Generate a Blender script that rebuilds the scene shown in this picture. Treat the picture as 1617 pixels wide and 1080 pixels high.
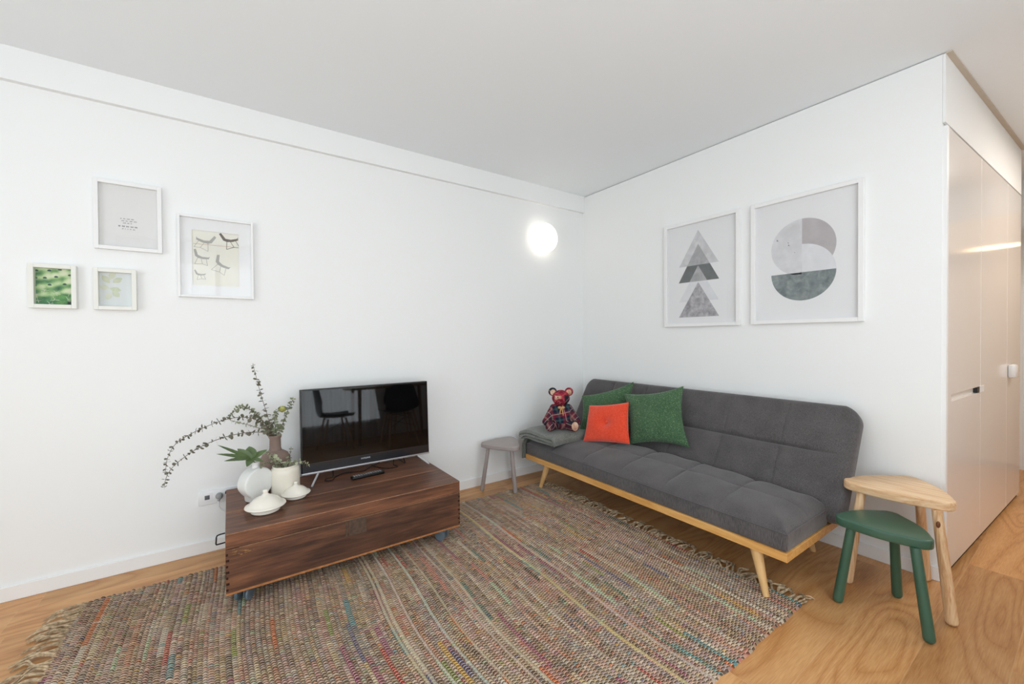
import bpy, bmesh, math, random
import numpy as np
from mathutils import Vector, Matrix
PI = math.pi
rnd = random.Random(7)

# ------------------------------------------------------------------ clear
for o in list(bpy.data.objects):
    bpy.data.objects.remove(o)
S = bpy.context.scene
C = S.collection

# ------------------------------------------------------------------ camera, world, lights, exposure
cam_d = bpy.data.cameras.new('camera')
cam = bpy.data.objects.new('camera', cam_d)
C.objects.link(cam)
S.camera = cam
cam_d.sensor_fit = 'HORIZONTAL'
cam_d.sensor_width = 36.0
cam_d.lens = 36.0 * 644.46 / 1617.0
cam_d.clip_start = 0.02
yaw, pitch, roll = 0.9656, -0.0117, -0.0072
F = Vector((math.cos(yaw) * math.cos(pitch), math.sin(yaw) * math.cos(pitch), math.sin(pitch)))
R = Vector((math.sin(yaw), -math.cos(yaw), 0))
U = R.cross(F)
R, U = R * math.cos(roll) + U * math.sin(roll), -R * math.sin(roll) + U * math.cos(roll)
cm = Matrix((R, U, -F)).transposed().to_4x4()
cm.translation = (-2.8254, -2.8709, 1.2)
cam.matrix_world = cm

world = bpy.data.worlds.new('daylight')
S.world = world
world.use_nodes = True
bg = world.node_tree.nodes['Background']
bg.inputs[0].default_value = (0.86, 0.93, 1.0, 1)
bg.inputs[1].default_value = 1.6

S.view_settings.view_transform = 'Standard'
S.view_settings.look = 'None'
S.view_settings.gamma = 1.0
S.view_settings.use_curve_mapping = False
S.view_settings.exposure = 0.03

def area(name, loc, direction, sx, sy, power, col):
    d = bpy.data.lights.new(name, 'AREA')
    d.shape = 'RECTANGLE'; d.size = sx; d.size_y = sy
    d.energy = power; d.color = col
    o = bpy.data.objects.new(name, d); C.objects.link(o)
    o.location = loc
    o.rotation_euler = Vector(direction).to_track_quat('-Z', 'Y').to_euler()
    return o
YB = -4.25      # wall behind the camera
XL = -5.1       # wall with the tall window on the left
area('window_daylight_back', (-2.45, YB + 0.03, 1.32), (0, 1, 0.55), 2.9, 2.25, 56, (0.87, 0.95, 1.0))
area('window_daylight_left', (XL + 0.03, -2.35, 1.3), (1, 0, 0.55), 2.1, 2.25, 29, (0.87, 0.95, 1.0))
area('hall_fill_light', (1.35, -3.3, 2.5), (0, 0, -1), 1.2, 0.5, 19, (1.0, 0.91, 0.82))  # added fill, brightens the hallway and wardrobe side; no lamp known there
area('dining_fill_light', (-1.6, -3.5, 2.5), (0, 0, -1), 1.6, 0.6, 11, (0.93, 0.97, 1.0))  # added fill behind the camera, lifts floor and ceiling by bounce

# ------------------------------------------------------------------ mesh helpers
WL = {}
def thing(name, label, cat, loc=(0, 0, 0), group=None, kind=None):
    o = bpy.data.objects.new(name, None); C.objects.link(o)
    o.empty_display_size = 0.05
    o.location = loc; WL[o.name] = Vector(loc)
    o['label'] = label; o['category'] = cat
    if group: o['group'] = group
    if kind: o['kind'] = kind
    return o
def tag(o, label, cat, group=None, kind=None):
    o['label'] = label; o['category'] = cat
    if group: o['group'] = group
    if kind: o['kind'] = kind
    return o
def mk(name, VF, mat, parent=None, smooth=True, angle=40, fm=None, kind=None, label=None, origin=None, uv=None):
    """VF in world coordinates; becomes ONE mesh object"""
    V, Fc = VF
    V = np.asarray(V, float).reshape(-1, 3)
    off = WL[parent.name] if parent is not None else Vector(origin if origin is not None else V.mean(0) * 0)
    if parent is None and origin is None:
        off = Vector(((V[:, 0].min() + V[:, 0].max()) / 2, (V[:, 1].min() + V[:, 1].max()) / 2, V[:, 2].min()))
    V = V - np.array(off)
    me = bpy.data.meshes.new(name)
    if isinstance(Fc, np.ndarray):
        me.vertices.add(len(V)); me.vertices.foreach_set('co', V.astype(np.float32).ravel())
        k = Fc.shape[1]; n = len(Fc)
        me.loops.add(n * k); me.loops.foreach_set('vertex_index', Fc.astype(np.int32).ravel())
        me.polygons.add(n)
        me.polygons.foreach_set('loop_start', np.arange(0, n * k, k, dtype=np.int32))
        me.update(calc_edges=True); me.validate()
    else:
        me.from_pydata([tuple(v) for v in V], [], Fc); me.update()
    mats = mat if isinstance(mat, (list, tuple)) else [mat]
    for m in mats: me.materials.append(m)
    if fm is not None: me.polygons.foreach_set('material_index', np.array(fm, dtype=np.int32))
    if uv is not None:
        li = np.empty(len(me.loops), dtype=np.int32); me.loops.foreach_get('vertex_index', li)
        ul = me.uv_layers.new(name='UVMap'); ul.data.foreach_set('uv', uv[li].astype(np.float32).ravel())
    me.polygons.foreach_set('use_smooth', np.full(len(me.polygons), smooth))
    if smooth and angle < 180: me.set_sharp_from_angle(angle=math.radians(angle))
    me.update()
    o = bpy.data.objects.new(name, me); C.objects.link(o)
    if parent is None:
        o.location = off
    else:
        o.parent = parent
    WL[o.name] = off
    if kind: o['kind'] = kind
    if label: o['label'] = label
    return o
def merge(*parts):
    V = []; Fs = []; n = 0
    for v, f in parts:
        v = np.asarray(v, float).reshape(-1, 3)
        V.append(v)
        Fs += [tuple(int(i) + n for i in q) for q in f]
        n += len(v)
    return np.vstack(V), Fs
def fmat(parts):
    """[(VF, slot)] -> VF, face slots"""
    fm = []
    for vf, s in parts: fm += [s] * len(vf[1])
    return merge(*[p[0] for p in parts]), fm
def xf(VF, m):
    V, Fc = VF
    V = np.asarray(V, float)
    M3 = np.array(m)[:3, :3]; t = np.array(m)[:3, 3]
    return V @ M3.T + t, Fc
def box(a, b, bev=0.0, seg=2):
    a = np.minimum(a, b).astype(float) if False else np.array([min(a[i], b[i]) for i in range(3)], float)
    b = np.array([max(a[i], b[i]) for i in range(3)], float) if False else b
    bm = bmesh.new()
    bmesh.ops.create_cube(bm, size=1)
    return _finish_box(bm, a, b, bev, seg)
def _finish_box(bm, a, b, bev, seg):
    for v in bm.verts:
        v.co = Vector([a[i] if v.co[i] < 0 else b[i] for i in range(3)])
    if bev > 0:
        bmesh.ops.bevel(bm, geom=bm.edges[:], offset=bev, segments=seg, affect='EDGES', profile=0.5)
    bmesh.ops.recalc_face_normals(bm, faces=bm.faces)
    bm.verts.ensure_lookup_table()
    V = [v.co[:] for v in bm.verts]; Fc = [tuple(v.index for v in f.verts) for f in bm.faces]
    bm.free()
    return np.array(V), Fc
def bx(x0, x1, y0, y1, z0, z1, bev=0.0, seg=2):
    return box((min(x0, x1), min(y0, y1), min(z0, z1)), (max(x0, x1), max(y0, y1), max(z0, z1)), bev, seg)
def tube(path, rad, n=10, caps=True, squash=None):
    P = [Vector(p) for p in path]
    m = len(P)
    rs = rad if isinstance(rad, (list, tuple)) else [rad] * m
    V = []; Fc = []
    t = (P[1] - P[0]).normalized()
    ref = Vector((0, 0, 1)) if abs(t.z) < 0.9 else Vector((1, 0, 0))
    a = t.cross(ref).normalized(); b = t.cross(a).normalized()
    for i in range(m):
        if i > 0:
            t2 = ((P[min(i + 1, m - 1)] - P[i - 1])).normalized()
            q = t.rotation_difference(t2)
            a = (q @ a).normalized(); b = (q @ b).normalized(); t = t2
        for k in range(n):
            th = 2 * PI * k / n
            V.append(P[i] + (a * math.cos(th) + b * math.sin(th)) * rs[i])
    for i in range(m - 1):
        for k in range(n):
            k2 = (k + 1) % n
            Fc.append((i * n + k, i * n + k2, (i + 1) * n + k2, (i + 1) * n + k))
    if caps:
        Fc.append(tuple(range(n - 1, -1, -1))); Fc.append(tuple((m - 1) * n + k for k in range(n)))
    return np.array([v[:] for v in V]), Fc
def leg(top, foot, r0, r1, rnd_end=0.012, n=20):
    """tapered dowel from top to foot, foot end rounded"""
    T = Vector(top); B = Vector(foot)
    L = (B - T).length; d = (B - T) / L
    path = [T]; rs = [r0]
    path.append(T + d * (L - rnd_end)); rs.append(r1)
    for k in (0.35, 0.65, 0.88, 1.0):
        path.append(T + d * (L - rnd_end + rnd_end * k)); rs.append(r1 * max(0.45, math.sqrt(max(0, 1 - (k * 0.9) ** 2))))
    return tube(path, rs, n)
def lathe(prof, c, n=48, sx=1, sy=1, M=None):
    V = []; Fc = []
    for r, z in prof:
        for k in range(n):
            th = 2 * PI * k / n
            V.append((c[0] + r * math.cos(th) * sx, c[1] + r * math.sin(th) * sy, c[2] + z))
    m = len(prof)
    for i in range(m - 1):
        for k in range(n):
            k2 = (k + 1) % n
            Fc.append((i * n + k, i * n + k2, (i + 1) * n + k2, (i + 1) * n + k))
    if prof[0][0] > 1e-6: Fc.append(tuple(range(n - 1, -1, -1)))
    if prof[-1][0] > 1e-6: Fc.append(tuple((m - 1) * n + k for k in range(n)))
    return np.array(V), Fc
def ball(c, r, n=20, M=None):
    """ellipsoid; r scalar or 3"""
    r = (r, r, r) if not isinstance(r, (tuple, list)) else r
    V = []; Fc = []
    m = n // 2
    for i in range(m + 1):
        ph = PI * i / m
        for k in range(n):
            th = 2 * PI * k / n
            p = Vector((math.sin(ph) * math.cos(th) * r[0], math.sin(ph) * math.sin(th) * r[1], math.cos(ph) * r[2]))
            if M is not None: p = M @ p
            V.append((c[0] + p.x, c[1] + p.y, c[2] + p.z))
    for i in range(m):
        for k in range(n):
            k2 = (k + 1) % n
            if i == 0: Fc.append((i * n + k, (i + 1) * n + k, (i + 1) * n + k2))
            elif i == m - 1: Fc.append((i * n + k, (i + 1) * n + k, i * n + k2))
            else: Fc.append((i * n + k, (i + 1) * n + k, (i + 1) * n + k2, i * n + k2))
    return np.array(V), Fc
def prism(outline, z0, z1, bev=0.0, steps=3):
    """outline: list of (x,y) ccw; rounded top & bottom edge by insetting"""
    O = np.array(outline, float); n = len(O)
    c = O.mean(0)
    def inset(d):
        res = []
        for i in range(n):
            p0, p1, p2 = O[i - 1], O[i], O[(i + 1) % n]
            e = (p2 - p0); e = e / (np.linalg.norm(e) + 1e-9)
            nn = np.array([-e[1], e[0]])
            res.append(p1 + nn * d)
        return np.array(res)
    rings = []
    if bev > 0:
        for k in range(steps + 1):
            a = PI / 2 * k / steps
            rings.append((bev * (1 - math.sin(a)), z0 + bev * (1 - math.cos(a))))
        for k in range(steps, -1, -1):
            a = PI / 2 * k / steps
            rings.append((bev * (1 - math.sin(a)), z1 - bev * (1 - math.cos(a))))
    else:
        rings = [(0, z0), (0, z1)]
    V = []; Fc = []
    for d, z in rings:
        I = inset(d)
        for p in I: V.append((p[0], p[1], z))
    m = len(rings)
    for i in range(m - 1):
        for k in range(n):
            k2 = (k + 1) % n
            Fc.append((i * n + k, i * n + k2, (i + 1) * n + k2, (i + 1) * n + k))
    Fc.append(tuple(range(n - 1, -1, -1))); Fc.append(tuple((m - 1) * n + k for k in range(n)))
    return np.array(V), Fc
def round_poly(pts, rads, seg=8, bow=0.0):
    """rounded polygon outline (ccw) with bowed sides"""
    out = []; n = len(pts)
    P = [Vector((p[0], p[1])) for p in pts]
    for i in range(n):
        p = P[i]; a = (P[i - 1] - p).normalized(); b = (P[(i + 1) % n] - p).normalized()
        r = rads[i] if isinstance(rads, (list, tuple)) else rads
        ang = a.angle(b); d = r / math.tan(ang / 2)
        cen = p + (a + b).normalized() * (r / math.sin(ang / 2))
        s = p + a * d - cen; e = p + b * d - cen
        a0 = math.atan2(s.y, s.x); a1 = math.atan2(e.y, e.x)
        while a1 < a0: a1 += 2 * PI
        for k in range(seg + 1):
            t = a0 + (a1 - a0) * k / seg
            out.append((cen.x + r * math.cos(t), cen.y + r * math.sin(t)))
        if bow:
            q = P[(i + 1) % n]; e2 = q + (p - q).normalized() * d
            s2 = Vector(out[-1]); nrm = Vector(((e2 - s2).y, -(e2 - s2).x)).normalized()
            for k in range(1, 10):
                t = k / 10
                pp = s2.lerp(e2, t) + nrm * bow * math.sin(PI * t)
                out.append((pp.x, pp.y))
    return out
def gridfaces(nu, nv, flip=False):
    i = np.arange(nu - 1)[:, None]; j = np.arange(nv - 1)[None, :]
    a = (i * nv + j).ravel(); b = ((i + 1) * nv + j).ravel()
    q = np.stack([a, b, b + 1, a + 1], 1)
    return q[:, ::-1] if flip else q
def catmull(pts, n=10):
    P = [Vector(p) for p in pts]; P = [P[0] * 2 - P[1]] + P + [P[-1] * 2 - P[-2]]
    out = []
    for i in range(1, len(P) - 2):
        for k in range(n):
            t = k / n
            out.append(0.5 * ((2 * P[i]) + (-P[i - 1] + P[i + 1]) * t + (2 * P[i - 1] - 5 * P[i] + 4 * P[i + 1] - P[i + 2]) * t * t + (-P[i - 1] + 3 * P[i] - 3 * P[i + 1] + P[i + 2]) * t ** 3))
    out.append(P[-2]); return out

# ------------------------------------------------------------------ materials
def srgb(*c):
    f = lambda x: x / 12.92 if x <= 0.04045 else ((x + 0.055) / 1.055) ** 2.4
    return tuple(f(x / 255.0) for x in c) + (1.0,)
class NT:
    def __init__(s, name):
        s.m = bpy.data.materials.new(name); s.m.use_nodes = True
        s.t = s.m.node_tree; s.n = s.t.nodes; s.l = s.t.links
        s.b = s.n['Principled BSDF']; s.out = s.n['Material Output']
    def node(s, k, **kw):
        n = s.n.new(k)
        for a, b in kw.items():
            if a.startswith('i_'):
                key = a[2:]; key = int(key) if key.isdigit() else key.replace('_', ' ')
                s.set(n.inputs[key], b)
            else: setattr(n, a, b)
        return n
    def set(s, sock, v):
        if isinstance(v, bpy.types.NodeSocket): s.l.new(v, sock)
        else: sock.default_value = v
    def math(s, op, a, b=None, c=None, clamp=False):
        n = s.n.new('ShaderNodeMath'); n.operation = op; n.use_clamp = clamp
        s.set(n.inputs[0], a)
        if b is not None: s.set(n.inputs[1], b)
        if c is not None: s.set(n.inputs[2], c)
        return n.outputs[0]
    def obj(s):
        return s.n.new('ShaderNodeTexCoord').outputs['Object']
    def map(s, vec, scale=(1, 1, 1), loc=(0, 0, 0), rot=(0, 0, 0)):
        n = s.n.new('ShaderNodeMapping'); s.l.new(vec, n.inputs[0])
        n.inputs['Scale'].default_value = scale; n.inputs['Location'].default_value = loc; n.inputs['Rotation'].default_value = rot
        return n.outputs[0]
    def sep(s, v):
        n = s.n.new('ShaderNodeSeparateXYZ'); s.l.new(v, n.inputs[0]); return n.outputs
    def comb(s, x, y, z=0.0):
        n = s.n.new('ShaderNodeCombineXYZ')
        for i, q in enumerate((x, y, z)): s.set(n.inputs[i], q)
        return n.outputs[0]
    def noise(s, vec, scale=5, detail=3, rough=0.5, dist=0.0):
        n = s.n.new('ShaderNodeTexNoise')
        if vec is not None: s.l.new(vec, n.inputs['Vector'])
        n.inputs['Scale'].default_value = scale; n.inputs['Detail'].default_value = detail
        n.inputs['Roughness'].default_value = rough; n.inputs['Distortion'].default_value = dist
        return n.outputs[0]
    def white(s, vec):
        n = s.n.new('ShaderNodeTexWhiteNoise'); n.noise_dimensions = '3D'; s.l.new(vec, n.inputs['Vector']); return n.outputs['Value'], n.outputs['Color']
    def ramp(s, fac, stops, mode='LINEAR'):
        n = s.n.new('ShaderNodeValToRGB'); n.color_ramp.interpolation = mode
        e = n.color_ramp.elements
        e[0].position = stops[0][0]; e[0].color = stops[0][1]
        e[1].position = stops[-1][0]; e[1].color = stops[-1][1]
        for p, c in stops[1:-1]:
            q = e.new(p); q.color = c
        s.set(n.inputs[0], fac); return n.outputs[0]
    def mix(s, fac, a, b, mode='MIX'):
        n = s.n.new('ShaderNodeMix'); n.data_type = 'RGBA'; n.blend_type = mode
        s.set(n.inputs[0], fac); s.set(n.inputs[6], a); s.set(n.inputs[7], b)
        return n.outputs[2]
    def bump(s, h, strength=0.3, dist=0.01):
        n = s.n.new('ShaderNodeBump'); n.inputs['Strength'].default_value = strength; n.inputs['Distance'].default_value = dist
        s.set(n.inputs['Height'], h); s.l.new(n.outputs[0], s.b.inputs['Normal'])
    def col(s, c): s.set(s.b.inputs['Base Color'], c)
    def rough(s, r, spec=None):
        s.set(s.b.inputs['Roughness'], r)
        if spec is not None: s.b.inputs['Specular IOR Level'].default_value = spec
def plain(name, c, rough=0.5, spec=0.5, metal=0.0, var=0.0, vscale=8, bump=0.0, bscale=200, bdist=0.001, coat=0.0):
    t = NT(name)
    o = t.obj()
    base = srgb(*c)
    if var:
        n = t.noise(o, vscale, 3)
        lo = tuple(max(0, x * (1 - var)) for x in base[:3]) + (1,); hi = tuple(min(1, x * (1 + var)) for x in base[:3]) + (1,)
        t.col(t.ramp(n, [(0.3, lo), (0.7, hi)]))
    else: t.col(base)
    t.rough(rough, spec); t.b.inputs['Metallic'].default_value = metal
    t.b.inputs['Coat Weight'].default_value = coat
    if bump: t.bump(t.noise(o, bscale, 2), bump, bdist)
    return t.m
def sheen(m, w=0.2):
    b = m.node_tree.nodes['Principled BSDF']; b.inputs['Sheen Weight'].default_value = w; b.inputs['Sheen Roughness'].default_value = 0.5

m_wall = plain('wall_paint', (243, 244, 243), 0.75, 0.2, var=0.004, vscale=1.5)
m_ceil = plain('ceiling_paint', (243, 247, 249), 0.85, 0.1)
m_base = plain('skirting_paint', (243, 243, 242), 0.35, 0.4)
m_gap = plain('painted_gap_shade', (206, 195, 180), 0.8, 0.1)
m_lacq = plain('wardrobe_lacquer', (238, 232, 227), 0.15, 0.75, var=0.005, vscale=2)
m_edge = plain('wardrobe_edge', (240, 234, 226), 0.3, 0.5)
m_dark = plain('dark_void', (40, 32, 28), 0.8, 0.1)
m_black = plain('black_plastic', (16, 16, 17), 0.35, 0.4)
m_steel = plain('brushed_steel', (205, 206, 208), 0.28, 0.5, metal=0.85)
m_white_pl = plain('white_plastic', (236, 237, 238), 0.35, 0.4)
m_frame_w = plain('white_frame_paint', (241, 241, 240), 0.4, 0.4)
m_frame_c = plain('ivory_frame_paint', (236, 236, 229), 0.4, 0.4)
m_paper = plain('white_paper', (240, 240, 240), 0.8, 0.1)
m_ceramic = plain('ivory_ceramic', (235, 229, 217), 0.25, 0.5, var=0.02, vscale=20, coat=0.2)
m_porc = plain('matte_white_ceramic', (226, 227, 224), 0.5, 0.4, var=0.02, vscale=14)
m_cream = plain('cream_stoneware', (228, 222, 207), 0.35, 0.45, var=0.03, vscale=12, coat=0.1)
m_brown = plain('brown_stoneware', (134, 115, 105), 0.6, 0.3, var=0.1, vscale=18, bump=0.2, bscale=90)
m_castor = plain('castor_grey', (106, 120, 130), 0.35, 0.5, metal=0.2)
m_blackm = plain('black_iron', (30, 29, 30), 0.5, 0.4, metal=0.5)
m_chrome = plain('chrome', (222, 223, 225), 0.3, 0.6, metal=0.35)
m_greenp = plain('green_stool_paint', (64, 98, 80), 0.32, 0.45, var=0.05, vscale=6, bump=0.06, bscale=60)
m_greyp = plain('taupe_stool_paint', (158, 147, 143), 0.38, 0.4, var=0.03, vscale=6)

def wood(name, cols, axis, scale=1.0, rough=0.4, ring=9.0, knots=0.0, spec=0.4):
    """long grain along axis (0,1,2)"""
    t = NT(name); o = t.obj()
    sc = [14 * scale] * 3; sc[axis] = 1.1 * scale
    v = t.map(o, tuple(sc))
    n1 = t.noise(v, 1.0, 4, 0.55, 0.6)
    w = t.math('FRACT', t.math('MULTIPLY', n1, ring))
    w = t.math('ABSOLUTE', t.math('SUBTRACT', w, 0.5))
    sc2 = [160 * scale] * 3; sc2[axis] = 5 * scale
    n2 = t.noise(t.map(o, tuple(sc2)), 1.0, 3)
    f = t.math('ADD', t.math('MULTIPLY', w, 0.9), t.math('MULTIPLY', n2, 0.6))
    t.col(t.ramp(f, [(0.2, cols[0]), (0.55, cols[1]), (0.85, cols[2])]))
    t.rough(rough, spec)
    t.bump(n2, 0.08, 0.002)
    return t.m
m_beech = wood('sofa_beech', [srgb(206, 148, 78), srgb(222, 168, 98), srgb(230, 182, 116)], 1, 1.0, 0.4, 5)
m_beech_leg = wood('sofa_leg_beech', [srgb(214, 166, 104), srgb(226, 184, 126), srgb(233, 196, 142)], 2, 1.0, 0.4, 4)
m_pine = wood('pine_top', [srgb(212, 166, 122), srgb(232, 196, 154), srgb(241, 213, 178)], 1, 1.3, 0.45, 6)
m_pine_leg = wood('pine_leg', [srgb(200, 150, 104), srgb(230, 192, 148), srgb(240, 210, 172)], 2, 1.3, 0.45, 6)
m_knot = plain('pine_knot', (120, 74, 46), 0.5, 0.3, var=0.25, vscale=120)

# floor: oak laminate planks along x
def floor_mat():
    t = NT('oak_planks'); o = t.obj(); s = t.sep(o)
    W = 0.213; L = 1.29
    yy = t.math('DIVIDE', t.math('ADD', s[1], 2.0567 + W * 60), W)
    row = t.math('FLOOR', yy); fy = t.math('FRACT', yy)
    rv, rc = t.white(t.comb(row, 3.1, 0.7))
    xx = t.math('DIVIDE', t.math('ADD', s[0], t.math('MULTIPLY', rv, L * 3)), L)
    colm = t.math('FLOOR', xx); fx = t.math('FRACT', xx)
    pv, pc = t.white(t.comb(row, colm, 5.0))
    ps = t.sep(pc)
    # grain coordinates, shifted per plank
    gx = t.math('ADD', s[0], t.math('MULTIPLY', ps[0], 31.0))
    gy = t.math('ADD', s[1], t.math('MULTIPLY', ps[1], 17.0))
    g = t.comb(t.math('MULTIPLY', gx, 0.9), t.math('MULTIPLY', gy, 4.6), ps[2])
    n1 = t.noise(g, 1.0, 1.0, 0.4, 0.5)
    w = t.math('FRACT', t.math('MULTIPLY', n1, 11.0))
    w = t.math('ABSOLUTE', t.math('SUBTRACT', w, 0.5))
    w = t.math('POWER', t.math('MULTIPLY', w, 2.0), 0.45)
    fine = t.noise(t.comb(t.math('MULTIPLY', gx, 14.0), t.math('MULTIPLY', gy, 260.0), 0.0), 1.0, 3.0)
    blotch = t.noise(t.comb(gx, t.math('MULTIPLY', gy, 3.0), 2.0), 1.7, 2.0)
    f = t.math('ADD', t.math('MULTIPLY', w, 0.24), t.math('MULTIPLY', fine, 0.52))
    f = t.math('ADD', f, t.math('MULTIPLY', blotch, 0.35))
    c = t.ramp(f, [(0.30, srgb(162, 106, 58)), (0.52, srgb(196, 140, 86)), (0.78, srgb(220, 170, 116))])
    tone = t.math('ADD', 0.81, t.math('MULTIPLY', pv, 0.24))
    c = t.mix(1.0, c, t.comb(tone, tone, t.math('MULTIPLY', tone, 0.98)), 'MULTIPLY')
    ey = t.math('MINIMUM', fy, t.math('SUBTRACT', 1.0, fy)); ex = t.math('MINIMUM', fx, t.math('SUBTRACT', 1.0, fx))
    gy2 = t.math('LESS_THAN', ey, 0.0065); gx2 = t.math('LESS_THAN', ex, 0.0009)
    gap = t.math('MAXIMUM', gy2, gx2)
    c = t.mix(t.math('MULTIPLY', gap, 0.35), c, srgb(216, 178, 134))
    t.col(c); t.rough(t.math('ADD', 0.3, t.math('MULTIPLY', fine, 0.12)), 0.45)
    t.bump(t.math('SUBTRACT', fine, t.math('MULTIPLY', gap, 1.5)), 0.12, 0.0012)
    return t.m
m_floor = floor_mat()

def chest_mat(name, top):
    t = NT(name); o = t.obj()
    n = t.noise(t.map(o, (3, 26, 26) if not top else (3, 30, 30)), 1.0, 6, 0.6, 0.5)
    n2 = t.noise(t.map(o, (9, 170, 170)), 1.0, 4, 0.6)
    n3 = t.noise(t.map(o, (2.2, 5, 5)), 1.0, 3, 0.6)
    f = t.math('ADD', t.math('MULTIPLY', n, 0.55), t.math('ADD', t.math('MULTIPLY', n2, 0.25), t.math('MULTIPLY', n3, 0.3)))
    k = 1.22 if top else 1.0; kc = lambda *q: srgb(*[v * k for v in q])  # lid colours raised to paint in the sheen on top
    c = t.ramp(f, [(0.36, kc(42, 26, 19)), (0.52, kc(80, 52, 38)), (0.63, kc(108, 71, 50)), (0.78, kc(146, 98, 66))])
    t.col(c); t.rough(0.42 if top else 0.5, 0.4)
    t.bump(n2, 0.25, 0.002)
    return t.m
m_chest = chest_mat('chest_wood', False)
m_chest_sheen = chest_mat('chest_lid_painted_sheen', True)
m_chest_worn = plain('chest_worn_edge', (168, 112, 68), 0.6, 0.3, var=0.25, vscale=40)
m_chest_scar = plain('chest_scar', (84, 66, 54), 0.6, 0.3, var=0.2, vscale=60, bump=0.4, bscale=90)
m_chest_gold = plain('chest_scratch', (150, 112, 66), 0.6, 0.3, var=0.25, vscale=90)

def fabric(name, dark, light, scale=260, sx=(1, 1, 1), rough=0.95, bump=0.35, sh=0.25, fleck=None):
    t = NT(name); o = t.obj()
    n = t.noise(t.map(o, sx), scale, 3, 0.6)
    n0 = t.noise(o, 9, 2)
    f = t.math('ADD', t.math('MULTIPLY', n, 0.8), t.math('MULTIPLY', n0, 0.2))
    c = t.ramp(f, [(0.35, srgb(*dark)), (0.65, srgb(*light))])
    if fleck:
        v = t.n.new('ShaderNodeTexVoronoi'); v.inputs['Scale'].default_value = fleck[1]; t.l.new(o, v.inputs['Vector'])
        fl = t.math('LESS_THAN', v.outputs['Distance'], fleck[2])
        fl = t.math('MULTIPLY', fl, t.math('GREATER_THAN', t.sep(v.outputs['Color'])[0], 0.35))
        c = t.mix(fl, c, srgb(*fleck[0]))
    t.col(c); t.rough(rough, 0.1)
    t.b.inputs['Sheen Weight'].default_value = sh
    t.bump(n, bump, 0.002)
    return t.m
m_sofa = fabric('sofa_charcoal_weave', (68, 65, 66), (106, 102, 102), 420, (1, 1, 0.1), bump=0.2)
m_sofa_dk = fabric('sofa_piping', (78, 74, 75), (98, 94, 94), 400)
m_green = fabric('green_tweed', (50, 78, 54), (86, 116, 84), 150, fleck=((150, 176, 134), 120, 0.2), bump=0.6)
m_orange = fabric('orange_velvet', (222, 68, 40), (236, 86, 58), 90, sh=0.5, bump=0.15)
m_blanket = fabric('grey_knit', (92, 94, 89), (142, 144, 137), 170, bump=0.9)
m_navy = plain('dark_navy_shell', (26, 30, 36), 0.35, 0.5)

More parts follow.
